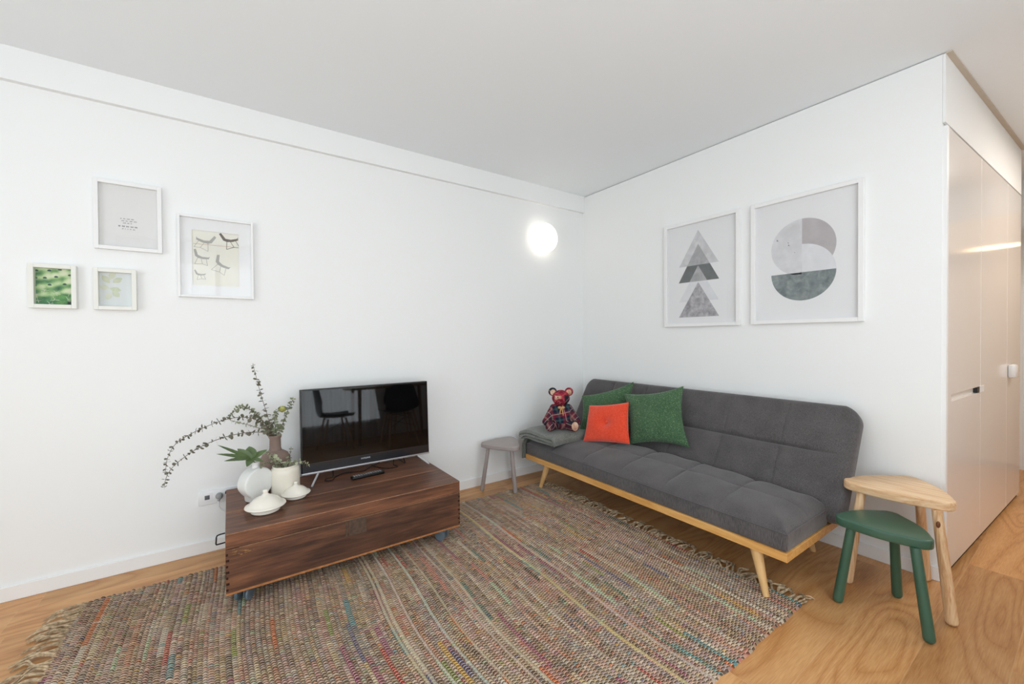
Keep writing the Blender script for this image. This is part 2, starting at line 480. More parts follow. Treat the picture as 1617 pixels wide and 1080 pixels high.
RUG_NR, RUG_NK = 150, 138     # weft rows across, knots along
def rug_mat():
    t = NT('rag_weave'); o = t.obj(); s = t.sep(t.n.new('ShaderNodeTexCoord').outputs['UV'])
    # slight waviness of the rows
    X = t.math('MULTIPLY', s[0], float(RUG_NR))
    sy = t.math('MULTIPLY', s[1], 1.9)
    row = t.math('FLOOR', X); fx = t.math('FRACT', X)
    Y = t.math('ADD', t.math('MULTIPLY', s[1], float(RUG_NK)), t.math('MULTIPLY', t.math('MODULO', t.math('ABSOLUTE', row), 2.0), 0.5))
    Y = t.math('ADD', Y, t.math('MULTIPLY', t.math('SUBTRACT', fx, 0.5), 0.35))
    ky = t.math('FLOOR', Y); fy = t.math('FRACT', Y)
    rv, rc = t.white(t.comb(row, 0.5, 0.5)); rs = t.sep(rc)
    # dyed stretches along the weft
    seg = t.math('FLOOR', t.math('ADD', t.math('MULTIPLY', sy, t.math('ADD', 2.4, t.math('MULTIPLY', rv, 5.0))), t.math('MULTIPLY', rs[1], 60.0)))
    sv, scol = t.white(t.comb(row, seg, 9.0))
    cv, ccol = t.white(t.comb(row, ky, 2.0))
    cs = t.sep(ccol)
    P = [(172, 146, 122), (132, 104, 86), (190, 172, 148), (166, 142, 116), (112, 86, 72), (200, 158, 136), (160, 150, 142), (182, 144, 142), (148, 126, 100), (204, 184, 146),
         (104, 90, 78), (176, 152, 106), (186, 122, 98), (154, 138, 140), (212, 198, 176), (132, 134, 128), (168, 116, 106), (150, 128, 98), (196, 164, 150), (92, 74, 64)]
    Q = [(196, 98, 48), (64, 138, 142), (176, 60, 62), (120, 138, 62), (54, 74, 120), (206, 160, 70), (146, 74, 104), (170, 196, 160), (196, 120, 110), (58, 108, 92), (34, 30, 32), (206, 196, 176)]
    dull = t.ramp(sv, [(i / len(P), srgb(*c)) for i, c in enumerate(P)], 'CONSTANT')
    cell = t.ramp(cs[0], [(i / len(P), srgb(*c)) for i, c in enumerate(P)], 'CONSTANT')
    vivid = t.ramp(t.sep(scol)[1], [(i / len(Q), srgb(*c)) for i, c in enumerate(Q)], 'CONSTANT')
    isv = t.math('GREATER_THAN', t.sep(scol)[2], 0.89)
    c = t.mix(0.5, dull, cell)
    c = t.mix(t.math('MULTIPLY', isv, 0.8), c, vivid)
    spark = t.math('GREATER_THAN', cs[2], 0.925)
    viv2 = t.ramp(cs[1], [(i / len(Q), srgb(*c_)) for i, c_ in enumerate(Q)], 'CONSTANT')
    c = t.mix(t.math('MULTIPLY', spark, 0.6), c, viv2)
    # pale unwoven-looking weft rows
    pale = t.math('GREATER_THAN', t.white(t.comb(row, 7.5, 1.5))[0], 0.935)
    palec = t.ramp(rs[2], [(0.0, srgb(186, 176, 148)), (0.35, srgb(176, 182, 166)), (0.6, srgb(198, 182, 128)), (0.8, srgb(190, 172, 160))], 'CONSTANT')
    pale = t.math('MULTIPLY', pale, t.math('LESS_THAN', t.math('ABSOLUTE', t.math('SUBTRACT', fx, 0.5)), 0.3))
    c = t.mix(t.math('MULTIPLY', pale, 0.7), c, palec)
    # gap shade between knots painted dark, then a pale cotton warp thread
    knot_shade = t.math('LESS_THAN', fy, 0.27)
    keep = t.math('SUBTRACT', 1.0, t.math('MULTIPLY', pale, 0.7))
    c = t.mix(t.math('MULTIPLY', knot_shade, t.math('MULTIPLY', keep, 0.8)), c, srgb(70, 52, 42))
    wl = t.math('MULTIPLY', t.math('GREATER_THAN', fy, 0.27), t.math('LESS_THAN', fy, 0.41))
    c = t.mix(t.math('MULTIPLY', wl, t.math('MULTIPLY', keep, 0.6)), c, srgb(236, 214, 182))
    hs = t.n.new('ShaderNodeHueSaturation'); hs.inputs['Saturation'].default_value = 1.04; hs.inputs['Value'].default_value = 1.04
    t.l.new(c, hs.inputs['Color']); c = hs.outputs[0]
    t.col(c); t.rough(0.95, 0.05)
    t.b.inputs['Sheen Weight'].default_value = 0.1
    t.bump(t.noise(o, 700, 2), 0.4, 0.002)
    return t.m
m_rug = rug_mat()
m_fringe = fabric('rug_fringe_cotton', (128, 106, 80), (216, 192, 158), 60, bump=0.3, sh=0.1)

m_leaf = plain('fatsia_green', (88, 108, 66), 0.45, 0.4, var=0.2, vscale=20)
m_euc = plain('eucalyptus_olive', (132, 138, 110), 0.6, 0.3, var=0.25, vscale=30)
m_euc_dk = plain('eucalyptus_dark', (112, 110, 94), 0.6, 0.3, var=0.25, vscale=30)
m_euc_pale = plain('eucalyptus_pale', (172, 178, 146), 0.6, 0.3, var=0.25, vscale=30)
m_flower = plain('seed_head_yellow', (186, 184, 112), 0.7, 0.2, var=0.25, vscale=60)
m_stem = plain('stem_brown', (104, 88, 72), 0.6, 0.2)
for m in (m_leaf, m_euc, m_euc_dk, m_euc_pale):
    pass

def glass_mat():
    t = NT('clear_glass'); t.n.remove(t.b)
    tr = t.n.new('ShaderNodeBsdfTransparent'); gl = t.n.new('ShaderNodeBsdfGlossy'); gl.inputs['Roughness'].default_value = 0.01
    lw = t.n.new('ShaderNodeLayerWeight'); lw.inputs[0].default_value = 0.5
    fr = t.math('ADD', 0.035, t.math('MULTIPLY', t.math('POWER', lw.outputs['Facing'], 5.0), 0.9))
    mx = t.n.new('ShaderNodeMixShader')
    t.l.new(fr, mx.inputs[0]); t.l.new(tr.outputs[0], mx.inputs[1]); t.l.new(gl.outputs[0], mx.inputs[2])
    t.l.new(mx.outputs[0], t.out.inputs[0]); return t.m
m_glass = glass_mat()
def screen_mat():
    t = NT('tv_panel'); t.col(srgb(9, 9, 10)); t.rough(0.03, 0.36); return t.m
m_screen = screen_mat()
m_chin = plain('tv_chin', (26, 30, 36), 0.12, 0.6)
def curtain_mat():
    t = NT('sheer_curtain'); t.n.remove(t.b)
    tr = t.n.new('ShaderNodeBsdfTransparent'); tl = t.n.new('ShaderNodeBsdfTranslucent'); df = t.n.new('ShaderNodeBsdfDiffuse')
    tl.inputs[0].default_value = srgb(248, 248, 248); df.inputs[0].default_value = srgb(245, 245, 245)
    a = t.n.new('ShaderNodeMixShader'); a.inputs[0].default_value = 0.4
    t.l.new(tl.outputs[0], a.inputs[1]); t.l.new(df.outputs[0], a.inputs[2])
    b = t.n.new('ShaderNodeMixShader'); b.inputs[0].default_value = 0.45
    t.l.new(tr.outputs[0], b.inputs[1]); t.l.new(a.outputs[0], b.inputs[2])
    t.l.new(b.outputs[0], t.out.inputs[0]); return t.m
m_curtain = curtain_mat()
def emit(name, c, s):
    t = NT(name); t.b.inputs['Emission Color'].default_value = c; t.b.inputs['Emission Strength'].default_value = s; t.col((0.9, 0.9, 0.9, 1)); return t.m
m_globe = emit('lit_opal_globe', (1.0, 0.88, 0.74, 1), 1.5)
m_led = emit('led_strip', (1.0, 0.72, 0.4, 1), 6.0)
m_beige = plain('beige_kitchen_laminate', (196, 178, 156), 0.5, 0.4)

# ------------------------------------------------------------------ room shell
H = 2.545
def st(name, vf, m, **k): return mk(name, vf, m, kind='structure', smooth=False, **k)
st('floor', bx(XL - 0.1, 3.0, YB - 0.1, 0.1, -0.05, 0.0), m_floor, origin=(0, 0, 0))
st('ceiling', bx(XL - 0.1, 3.0, YB - 0.1, 0.1, H, H + 0.05), m_ceil)
st('wall_left', bx(XL - 0.1, 0.06, 0.0, 0.1, 0, H), m_wall)
# shallow downstand along the top of the left wall, ending at the corner
st('trim_1', bx(XL, 0.0, -0.03, 0.0, 2.392, H), m_wall)
st('wall_right', bx(0.0, 0.10, -2.43, 0.0, 0, 2.54), m_wall)
st('baseboard_left', merge(bx(XL, -0.013, -0.014, -0.0, 0, 0.068, 0.002, 1)), m_base)
st('baseboard_right', merge(bx(-0.014, 0.0, -2.43, 0.0, 0, 0.068, 0.002, 1)), m_base)
# wall over the wardrobe: slightly out of square with the room
CS = -0.046
def cly(x, d=0.0): return -2.44 + CS * x + d
def slab(x0, x1, z0, z1, d0, d1, bev=0.0):
    """box following the wardrobe face; d>0 goes into the wall"""
    V, Fc = bx(x0, x1, d0, d1, z0, z1, bev)
    V = V.copy(); V[:, 1] = V[:, 1] + (-2.44 + CS * V[:, 0])
    return V, Fc
XE = 1.95
st('wall_wardrobe', merge(slab(0.001, XE, 2.215, 2.54, 0.0, 0.0095), slab(0.12, XE, 2.215, 2.54, 0.0095, 0.1)), m_wall)
st('gap_shade_strip', slab(0.0, XE, 2.5385, 2.5445, -0.021, 0.0), m_gap)  # taupe strip painting in the dark of the ceiling groove above the wardrobe
st('wall_wardrobe_side', merge(bx(XE + 0.001, XE + 0.02, -2.52, -2.0, 0, H), bx(XE + 0.02, 2.9, -2.1, -2.0, 0, H)), m_wall)
st('wall_end', bx(2.9, 3.0, YB, -2.0, 0, H), m_wall)
# back wall with a wide window opening, left wall with a tall one
st('wall_back', merge(bx(XL, -3.95, YB - 0.1, YB, 0, H), bx(-0.95, 3.0, YB - 0.1, YB, 0, H), bx(-3.95, -0.95, YB - 0.1, YB, 2.45, H), bx(-3.95, -0.95, YB - 0.1, YB, 0, 0.18)), m_wall)
st('wall_window_side', merge(bx(XL - 0.1, XL, -1.25, 0, 0, H), bx(XL - 0.1, XL, YB, -3.45, 0, H), bx(XL - 0.1, XL, -3.45, -1.25, 2.45, H), bx(XL - 0.1, XL, -3.45, -1.25, 0, 0.15)), m_wall)
def window(n, a, b, horiz):
    w = bpy.data.objects.new('window_%d' % n, None); C.objects.link(w); w['kind'] = 'structure'
    c = Vector(a).lerp(Vector(b), 0.5); w.location = c; WL[w.name] = c
    parts = []
    x0, y0, z0 = a; x1, y1, z1 = b
    for k in range(4):
        t = k / 3
        if horiz:
            x = x0 + (x1 - x0) * t; parts.append(bx(x - 0.03, x + 0.03, y0 - 0.06, y0 - 0.02, z0, z1))
        else:
            y = y0 + (y1 - y0) * t; parts.append(bx(x0 - 0.06, x0 - 0.02, y - 0.03, y + 0.03, z0, z1))
    for z in (z0 + 0.03, z1 - 0.03):
        parts.append(bx(x0, x1, y0 - 0.06, y0 - 0.02, z - 0.03, z + 0.03) if horiz else bx(x0 - 0.06, x0 - 0.02, y0, y1, z - 0.03, z + 0.03))
    mk('window_frame', merge(*parts), m_frame_w, w, smooth=False)
    mk('pane', bx(x0, x1, y0 - 0.045, y0 - 0.04, z0, z1) if horiz else bx(x0 - 0.045, x0 - 0.04, y0, y1, z0, z1), m_glass, w, smooth=False)
window(1, (-3.95, YB, 0.18), (-0.95, YB, 2.45), True)
window(2, (XL, -3.45, 0.15), (XL, -1.25, 2.45), False)
def curtain(a, b, z0, z1, label):
    a = Vector(a); b = Vector(b); L = (b - a).length; d = (b - a) / L; n = Vector((-d.y, d.x, 0))
    m = int(L / 0.012); V = []
    for i in range(m + 1):
        s = L * i / m
        off = 0.03 * math.sin(s * 2 * PI / 0.13) + 0.012 * math.sin(s * 2 * PI / 0.31 + 1)
        for z in np.linspace(z0, z1, 6):
            p = a + d * s + n * off * (1.1 - 0.3 * (z - z0) / (z1 - z0)); V.append((p.x, p.y, z))
    o = mk('curtain', (V, gridfaces(m + 1, 6)), m_curtain, smooth=True, angle=180)
    return tag(o, label, 'curtain')
curtain((-3.98, YB + 0.1, 0), (-0.9, YB + 0.1, 0), 0.02, 2.5, 'white sheer curtain over the wide window behind the dining table')
curtain((XL + 0.1, -3.5, 0), (XL + 0.1, -1.2, 0), 0.02, 2.5, 'white sheer curtain over the tall window at the far left')

# ------------------------------------------------------------------ wardrobe
wd = thing('fitted_wardrobe', 'glossy pale beige fitted wardrobe lining the hallway beside the white wall', 'wardrobe', (0.6, -2.44, 0))
mk('side_trim', slab(0.004, 0.035, 0.0, 2.2, -0.006, 0.03, 0.002), m_frame_w, wd, smooth=False, label='white vertical edge trim')
mk('filler_panel', slab(0.038, 0.118, 0.03, 2.205, -0.002, 0.018, 0.0015), m_lacq, wd, smooth=False)
d1 = mk('door', slab(0.124, 0.732, 0.898, 2.205, 0.0, 0.02, 0.0015), m_lacq, wd, smooth=False)
d2 = mk('door', slab(0.124, 0.732, 0.03, 0.864, 0.0, 0.02, 0.0015), m_lacq, wd, smooth=False)
mk('handle_groove', slab(0.124, 0.732, 0.862, 0.9, 0.016, 0.022), m_edge, d2, smooth=False)
mk('groove_end_cap', slab(0.655, 0.7, 0.866, 0.896, -0.002, 0.016), m_black, d2, smooth=False, label='black end cap')
mk('finger_plate', slab(0.705, 0.80, 0.864, 0.9, -0.004, 0.0, 0.001), m_white_pl, d2, smooth=False, label='pale end plate')
d3 = mk('door', slab(0.738, 1.47, 0.03, 2.205, 0.0, 0.02, 0.0015), m_lacq, wd, smooth=False)
d4 = mk('door', slab(1.478, XE, 0.03, 2.205, 0.0, 0.02, 0.0015), m_lacq, wd, smooth=False)
mk('latch', merge(slab(1.50, 1.60, 0.90, 0.99, -0.035, 0.0, 0.012)), m_white_pl, d4, label='white rounded child latch')
mk('carcass', merge(slab(0.125, XE, 0.02, 2.21, 0.025, 0.12), slab(0.04, XE, 0.0, 0.03, 0.02, 0.06)), m_edge, wd, smooth=False)
mk('plinth', slab(0.04, XE, 0.0, 0.028, 0.012, 0.02), m_dark, wd, smooth=False, label='dark recessed plinth')

# tall kitchen units at the hallway end (mostly seen as a reflection in the wardrobe)
ku = thing('kitchen_wall_unit', 'beige kitchen wall unit with a warm light strip at the hallway end', 'cabinet', (2.7, -3.2, 1.4))
mk('cabinet_body', bx(2.5, 2.9, -4.2, -2.62, 1.95, 2.2, 0.003), m_beige, ku, smooth=False)
mk('light_strip', bx(2.52, 2.55, -2.88, -2.64, 1.925, 1.949), m_led, ku, smooth=False, label='glowing warm strip')
kb = thing('kitchen_cabinet', 'beige kitchen cabinet front below the wall unit at the hallway end', 'cabinet', (2.8, -3.2, 0))
for k in range(3):
    mk('door', bx(2.78, 2.80, -4.18 + 0.53 * k, -3.66 + 0.53 * k, 0.05, 1.94, 0.002), m_beige, kb, smooth=False)
mk('carcass', bx(2.801, 2.89, -4.2, -2.58, 0.0, 1.945), m_beige, kb, smooth=False)

# ------------------------------------------------------------------ wall lamp
lamp = thing('wall_lamp', 'lit round opal globe wall lamp high near the room corner', 'lamp', (-0.555, 0, 2.07))
mk('lamp_shade', ball((-0.515, -0.066, 2.080), (0.128, 0.064, 0.128), 44), m_globe, lamp, angle=180)
mk('wall_mount', xf(lathe([(0.055, 0), (0.055, 0.02), (0.048, 0.024)], (0, 0, 0), 32), Matrix.Translation((-0.515, 0, 2.08)) @ Matrix.Rotation(PI / 2, 4, 'X')), m_white_pl, lamp)

# ------------------------------------------------------------------ framed pictures
def wallA(u0, u1, z0, z1, d0, d1, bev=0.0): return bx(u0, u1, -d1, -d0, z0, z1, bev)
def wallB(u0, u1, z0, z1, d0, d1, bev=0.0): return bx(-d1, -d0, u0, u1, z0, z1, bev)
def picture(fn, u0, u1, z0, z1, w, depth, mf, label, art, matw=0, back=0.004):
    lo, hi = min(u0, u1), max(u0, u1)
    c = fn((lo + hi) / 2, (lo + hi) / 2, z0, z0, 0, 0)[0].mean(0)
    t = thing('picture_frame', label, 'picture', tuple(c))
    parts = [fn(lo, lo + w, z0, z1, 0, depth, 0.0015), fn(hi - w, hi, z0, z1, 0, depth, 0.0015),
             fn(lo + w, hi - w, z0, z0 + w, 0, depth, 0.0015), fn(lo + w, hi - w, z1 - w, z1, 0, depth, 0.0015)]
    mk('frame', merge(*parts), mf, t, smooth=False)
    if matw:
        a, b, c_, d = matw
        mk('mat', merge(fn(lo + w, a, z0 + w, z1 - w, 0.006, 0.008), fn(b, hi - w, z0 + w, z1 - w, 0.006, 0.008),
                        fn(a, b, z0 + w, c_, 0.006, 0.008), fn(a, b, d, z1 - w, 0.006, 0.008)), m_paper, t, smooth=False)
    art(t)
    mk('glass', fn(lo + w, hi - w, z0 + w, z1 - w, depth - 0.010, depth - 0.008), m_glass, t, smooth=False)
    return t
def polyA(pts, d):   # flat patch on wall A (u=x, z)
    return np.array([(u, -d, z) for u, z in pts]), [tuple(range(len(pts)))]
def polyB(pts, d):
    return np.array([(-d, u, z) for u, z in pts]), [tuple(range(len(pts)))]

def marble(name, a, b, sc=14):
    t = NT(name); o = t.obj(); n = t.noise(o, sc, 6, 0.65, 0.3)
    t.col(t.ramp(n, [(0.35, srgb(*a)), (0.65, srgb(*b))])); t.rough(0.8, 0.1); return t.m
pa_light = marble('print_light_grey', (196, 196, 198), (222, 222, 224))
pa_pale = marble('print_pale_grey', (222, 223, 226), (232, 233, 236))
pa_mid = marble('print_mid_grey', (158, 158, 160), (190, 190, 192))
pa_mid2 = marble('print_concrete', (142, 140, 144), (198, 196, 200), 26)
pa_dark = marble('print_dark_grey', (96, 100, 101), (118, 122, 122), 10)
pa_teal = marble('print_slate', (104, 114, 116), (150, 158, 158), 22)
pa_taupe = marble('print_taupe', (178, 172, 174), (194, 189, 190), 9)
pa_ink = plain('print_ink', (92, 92, 94), 0.8, 0.1)
pa_ink_l = plain('print_light_ink', (172, 170, 164), 0.8, 0.1)
pa_ink_d = plain('print_dark_ink', (104, 94, 82), 0.8, 0.1)
pa_white = plain('print_white', (239, 239, 240), 0.8, 0.1)
pa_offw = plain('print_off_white', (232, 231, 229), 0.8, 0.1)

def art_tri(t):
    L = [(polyB([(-0.92, 1.28), (-0.92, 2.03), (-1.46, 2.03), (-1.46, 1.28)], 0.004), 0)]
    def tri(yc, za, zb, d, s, hw=0.153): return (polyB([(yc - hw, zb), (yc + hw, zb), (yc, za)], d), s)
    yc = -1.19
    L.append(tri(yc, 1.974, 1.719, 0.0045, 1))
    L.append(tri(yc, 1.715, 1.455, 0.0045, 2))
    L.append(tri(yc, 1.872, 1.600, 0.0050, 4, 0.156))
    q = (1.872 - 1.719) / (1.872 - 1.600) * 0.156
    L.append((polyB([(yc - q, 1.719), (yc + q, 1.719), (yc, 1.872)], 0.0055), 3))
    q = (1.715 - 1.600) / (1.715 - 1.455) * 0.153
    L.append((polyB([(yc - q, 1.600), (yc + q, 1.600), (yc, 1.715)], 0.0055), 3))
    L.append(tri(yc, 1.594, 1.340, 0.0050, 5, 0.155))
    vf, fm = fmat(L)
    mk('print', vf, [pa_white, pa_light, pa_pale, pa_mid, pa_dark, pa_mid2], t, smooth=False, fm=fm)
picture(wallB, -0.918, -1.492, 1.270, 2.050, 0.024, 0.024, m_frame_w, 'white framed print of stacked grey triangles above the sofa', art_tri)
def art_circ(t):
    L = [(polyB([(-1.57, 1.28), (-1.57, 2.045), (-2.12, 2.045), (-2.12, 1.28)], 0.004), 0)]
    yc, r = -1.848, 0.168; c1, c2 = 1.728, 1.576
    arc = lambda cz, a0, a1, n=40: [(yc - r * math.cos(math.radians(a0 + (a1 - a0) * k / n)), cz + r * math.sin(math.radians(a0 + (a1 - a0) * k / n))) for k in range(n + 1)]
    # angle 0 -> towards -? u decreasing is image right: use yc - r cos
    L.append((polyB(arc(c1, 90, 255) + [(yc, c1 - r * 0.966)], 0.0045), 1))                                 # left half, pale marble
    # right crescent: right half of c1 above top of c2
    zi = (c1 + c2) / 2; ai = math.degrees(math.asin((zi - c1) / r)); aj = math.degrees(math.asin((zi - c2) / r))
    L.append((polyB(arc(c1, 90, ai) + arc(c2, aj, 90), 0.0045), 2))
    L.append((polyB(arc(c2, 180, 360), 0.0045), 3))
    L.append((polyB([(yc, c2)] + arc(c2, 0, 90, 24), 0.0046), 4))
    for (y, z, s) in ((-1.715, 1.79, 0.006), (-1.775, 1.765, 0.004), (-1.778, 1.75, 0.005), (-1.81, 1.70, 0.003)):
        L.append((polyB([(y - s, z - s), (y + s, z - s * 0.4), (y + s * 0.3, z + s)], 0.005), 5))
    vf, fm = fmat(L)
    mk('print', vf, [pa_white, pa_light2, pa_taupe, pa_teal, pa_pale, pa_dark], t, smooth=False, fm=fm)
pa_light2 = marble('print_marble', (208, 208, 210), (228, 228, 231), 9)
picture(wallB, -1.564, -2.141, 1.272, 2.045, 0.024, 0.024, m_frame_w, 'large white framed print of a circle and dark half circle above the sofa', art_circ)

def art_text(t):
    L = [(polyA([(-3.36, 1.67), (-3.13, 1.67), (-3.13, 2.0), (-3.36, 2.0)], 0.004), 0)]
    r = random.Random(3)
    for k, (z, a, b) in enumerate([(1.824, -3.278, -3.225), (1.813, -3.274, -3.222), (1.802, -3.268, -3.228), (1.785, -3.286, -3.219), (1.772, -3.272, -3.222)]):
        x = a
        while x < b:
            w = r.uniform(0.005, 0.013); h = 0.0022 if k != 3 else 0.0034
            n = int(w / 0.0028)
            for i in range(max(1, n)):
                xx = x + i * 0.0028; L.append((polyA([(xx, z - h), (xx + 0.0014, z - h), (xx + 0.0018, z + h * r.uniform(0.2, 1.2)), (xx, z + h)], 0.0046), 1))
            x += w + 0.004
    vf, fm = fmat(L); mk('print', vf, [pa_offw, pa_ink], t, smooth=False, fm=fm)
picture(wallA, -3.374, -3.114, 1.659, 2.008, 0.018, 0.026, m_frame_w, 'white framed typographic print with a few small lines of text', art_text)

def art_chairs(t):
    L = [(polyA([(-3.0, 1.49), (-2.76, 1.49), (-2.76, 1.82), (-3.0, 1.82)], 0.004), 0)]
    def ch(x, z, s, m, flip=1, th=0.0016, ang=0.0):
        def tr(p):
            px_, pz = p[0] * flip, p[1]
            return (x + s * (px_ * math.cos(ang) - pz * math.sin(ang)), z + s * (px_ * math.sin(ang) + pz * math.cos(ang)))
        shell = [(-.5, .55), (-.38, .62), (-.22, .2), (0.05, .1), (.42, .12), (.5, .2), (.45, .0), (.1, -.06), (-.2, -.02), (-.38, .1)]
        q = [tr(p) for p in shell]
        if flip < 0: q = q[::-1]
        L.append((polyA(q, 0.0045), m))
        for a, b in (((-.2, 0), (-.35, -.5)), ((.3, 0), (.42, -.5)), ((.0, -.05), (.1, -.42)), ((-.35, -.5), (.1, -.42)), ((.1, -.42), (.42, -.5))):
            a = Vector(tr(a)); b = Vector(tr(b)); n = Vector((-(b - a).y, (b - a).x)).normalized() * th
            L.append((polyA([tuple(a - n), tuple(b - n), tuple(b + n), tuple(a + n)], 0.0045), m))
    ch(-2.815, 1.765, 0.085, 2, 1, 0.0013, 0.25)
    ch(-2.935, 1.745, 0.085, 1, -1, 0.001, -0.3)
    ch(-2.95, 1.655, 0.075, 1, 1, 0.001, -0.1)
    ch(-2.86, 1.62, 0.085, 1, 1, 0.001, -0.45)
    ch(-2.955, 1.56, 0.05, 1, 1, 0.0009, 0.1)
    L.append((polyA([(-2.985, 1.732), (-2.80, 1.732), (-2.80, 1.7335), (-2.985, 1.7335)], 0.0044), 3))
    vf, fm = fmat(L); mk('print', vf, [marble('print_cream', (234, 233, 224), (238, 235, 220), 5), pa_ink_l, pa_ink_d, plain('print_red_line', (190, 120, 96), 0.8, 0.1)], t, smooth=False, fm=fm)
picture(wallA, -3.052, -2.704, 1.434, 1.884, 0.012, 0.028, m_frame_w, 'largest frame on the left wall, with sketches of chairs on cream paper', art_chairs, matw=(-2.99, -2.775, 1.503, 1.808))

def cactus_mat():
    t = NT('print_cactus'); o = t.obj(); s = t.sep(o)
    v = t.n.new('ShaderNodeTexVoronoi'); v.inputs['Scale'].default_value = 1.0
    t.l.new(t.map(o, (30, 1, 24), rot=(0, 0.3, 0)), v.inputs['Vector'])
    w = t.math('SINE', t.math('ADD', t.math('MULTIPLY', s[2], 150.0), t.math('MULTIPLY', s[0], -40.0)))
    f = t.math('ADD', t.math('MULTIPLY', v.outputs['Distance'], 0.7), t.math('MULTIPLY', w, 0.18))
    f = t.math('ADD', f, t.math('MULTIPLY', t.noise(o, 60, 3), 0.25))
    zz = t.math('MULTIPLY', s[2], -1.6)
    f = t.math('ADD', f, zz)
    c = t.ramp(f, [(0.0, srgb(226, 232, 200)), (0.22, srgb(190, 214, 160)), (0.4, srgb(132, 176, 112)), (0.6, srgb(74, 128, 84)), (0.85, srgb(40, 74, 62))])
    t.col(c); t.rough(0.7, 0.2); return t.m
m_cactus = cactus_mat()
def art_cactus(t):
    L = [(polyA([(-3.585, 1.368), (-3.44, 1.368), (-3.44, 1.55), (-3.585, 1.55)], 0.006), 0)]
    r = random.Random(5)
    # the two round pads at the bottom, spine clusters as fine pale strokes, dark areoles
    for cx, cz, rr in ((-3.55, 1.385, 0.028), (-3.49, 1.392, 0.034), (-3.452, 1.375, 0.022)):
        pts = [(min(-3.44, max(-3.585, cx + rr * math.cos(a))), max(1.368, cz + rr * 0.8 * math.sin(a))) for a in np.linspace(0, 2 * PI, 28)[:-1]]
        L.append((polyA(pts, 0.0063), 3 if cx < -3.5 else 4))
    for (x, z) in ((-3.572, 1.53), (-3.53, 1.533), (-3.495, 1.54), (-3.462, 1.515), (-3.575, 1.495), (-3.545, 1.497), (-3.508, 1.504), (-3.452, 1.495), (-3.53, 1.465), (-3.48, 1.47), (-3.578, 1.46)):
        pts = [(x + 0.007 * math.cos(a), z + 0.0045 * math.sin(a) * (1.6 if math.sin(a) > 0 else .6)) for a in np.linspace(0, 2 * PI, 10)[:-1]]
        L.append((polyA(pts, 0.0066), 1))
    for (x, z) in ((-3.575, 1.42), (-3.568, 1.39), (-3.515, 1.395), (-3.463, 1.43), (-3.47, 1.40), (-3.455, 1.385), (-3.51, 1.43), (-3.53, 1.375), (-3.545, 1.44)):
        for k in range(6):
            a = r.uniform(0, PI * 2); l = r.uniform(0.008, 0.018)
            d = Vector((math.cos(a), math.sin(a))) * l; n = Vector((-d.y, d.x)).normalized() * 0.0005
            p = Vector((x, z)); q = p + d; q.x = min(max(q.x, -3.584), -3.441); q.y = max(q.y, 1.369)
            L.append((polyA([tuple(p - n), tuple(q - n), tuple(q + n), tuple(p + n)], 0.0069), 2))
    vf, fm = fmat(L)
    mk('print', vf, [m_cactus, plain('print_areole', (58, 92, 78), 0.7, 0.2), plain('print_spine', (226, 224, 206), 0.7, 0.2), marble('print_pad_dark', (30, 92, 66), (92, 150, 96), 40), marble('print_pad', (52, 120, 66), (120, 172, 100), 40)], t, smooth=False, fm=fm)
picture(wallA, -3.593, -3.435, 1.354, 1.562, 0.018, 0.034, m_frame_c, 'small ivory framed close-up photo of a green cactus', art_cactus)
def art_leafprint(t):
    L = [(polyA([(-3.365, 1.368), (-3.23, 1.368), (-3.23, 1.55), (-3.365, 1.55)], 0.006), 0)]
    for i, (x, z, a, l) in enumerate([(-3.33, 1.50, 2.2, .05), (-3.315, 1.52, 1.3, .05), (-3.30, 1.50, 0.6, .045), (-3.335, 1.465, 2.9, .04), (-3.31, 1.46, -0.2, .045), (-3.325, 1.43, -1.9, .04), (-3.305, 1.44, -0.8, .04)]):
        d = Vector((math.cos(a), math.sin(a))); n = Vector((-d.y, d.x)); p = Vector((x, z)); pts = []
        for k in range(13):
            s = k / 12; pts.append(tuple(p + d * l * (s - .3) + n * 0.013 * math.sin(PI * s)))
        for k in range(11, 0, -1):
            s = k / 12; pts.append(tuple(p + d * l * (s - .3) - n * 0.013 * math.sin(PI * s)))
        L.append((polyA([(min(-3.232, max(-3.362, q[0])), q[1]) for q in pts[::-1]], 0.0062 + i * 0.0001), 1 + i % 2))
    vf, fm = fmat(L)
    mk('print', vf, [plain('print_cool_white', (224, 229, 228), 0.8, 0.1), marble('print_sage', (198, 208, 180), (216, 220, 196), 40), marble('print_sage_pale', (208, 216, 192), (222, 226, 208), 40)], t, smooth=False, fm=fm)
picture(wallA, -3.377, -3.218, 1.353, 1.560, 0.018, 0.034, m_frame_c, 'small ivory framed faint leaf print beside the cactus photo', art_leafprint)

# ------------------------------------------------------------------ socket plate and plug
sp = thing('wall_socket', 'white multi-gang wall socket plate behind the chest corner', 'socket', (-2.87, 0, 0.307))
mk('cover_plate', bx(-2.981, -2.72, -0.009, 0, 0.268, 0.347, 0.003), m_white_pl, sp)
mk('data_port', bx(-2.952, -2.929, -0.0105, -0.004, 0.297, 0.321, 0.001), plain('grey_port', (96, 98, 100), 0.4, 0.4), sp, label='dark grey data port')
mk('bezel', merge(bx(-2.965, -2.916, -0.0098, -0.004, 0.283, 0.333, 0.001)), m_white_pl, sp)
mk('socket_outlet', xf(lathe([(0.021, 0), (0.021, 0.0105), (0.018, 0.0105), (0.017, 0.003), (0.0001, 0.003)], (0, 0, 0), 28), Matrix.Translation((-2.828, 0, 0.307)) @ Matrix.Rotation(PI / 2, 4, 'X')), m_white_pl, sp)
pg = thing('power_plug', 'grey round plug with a thin white cord in the wall socket', 'plug', (-2.885, -0.02, 0.3))
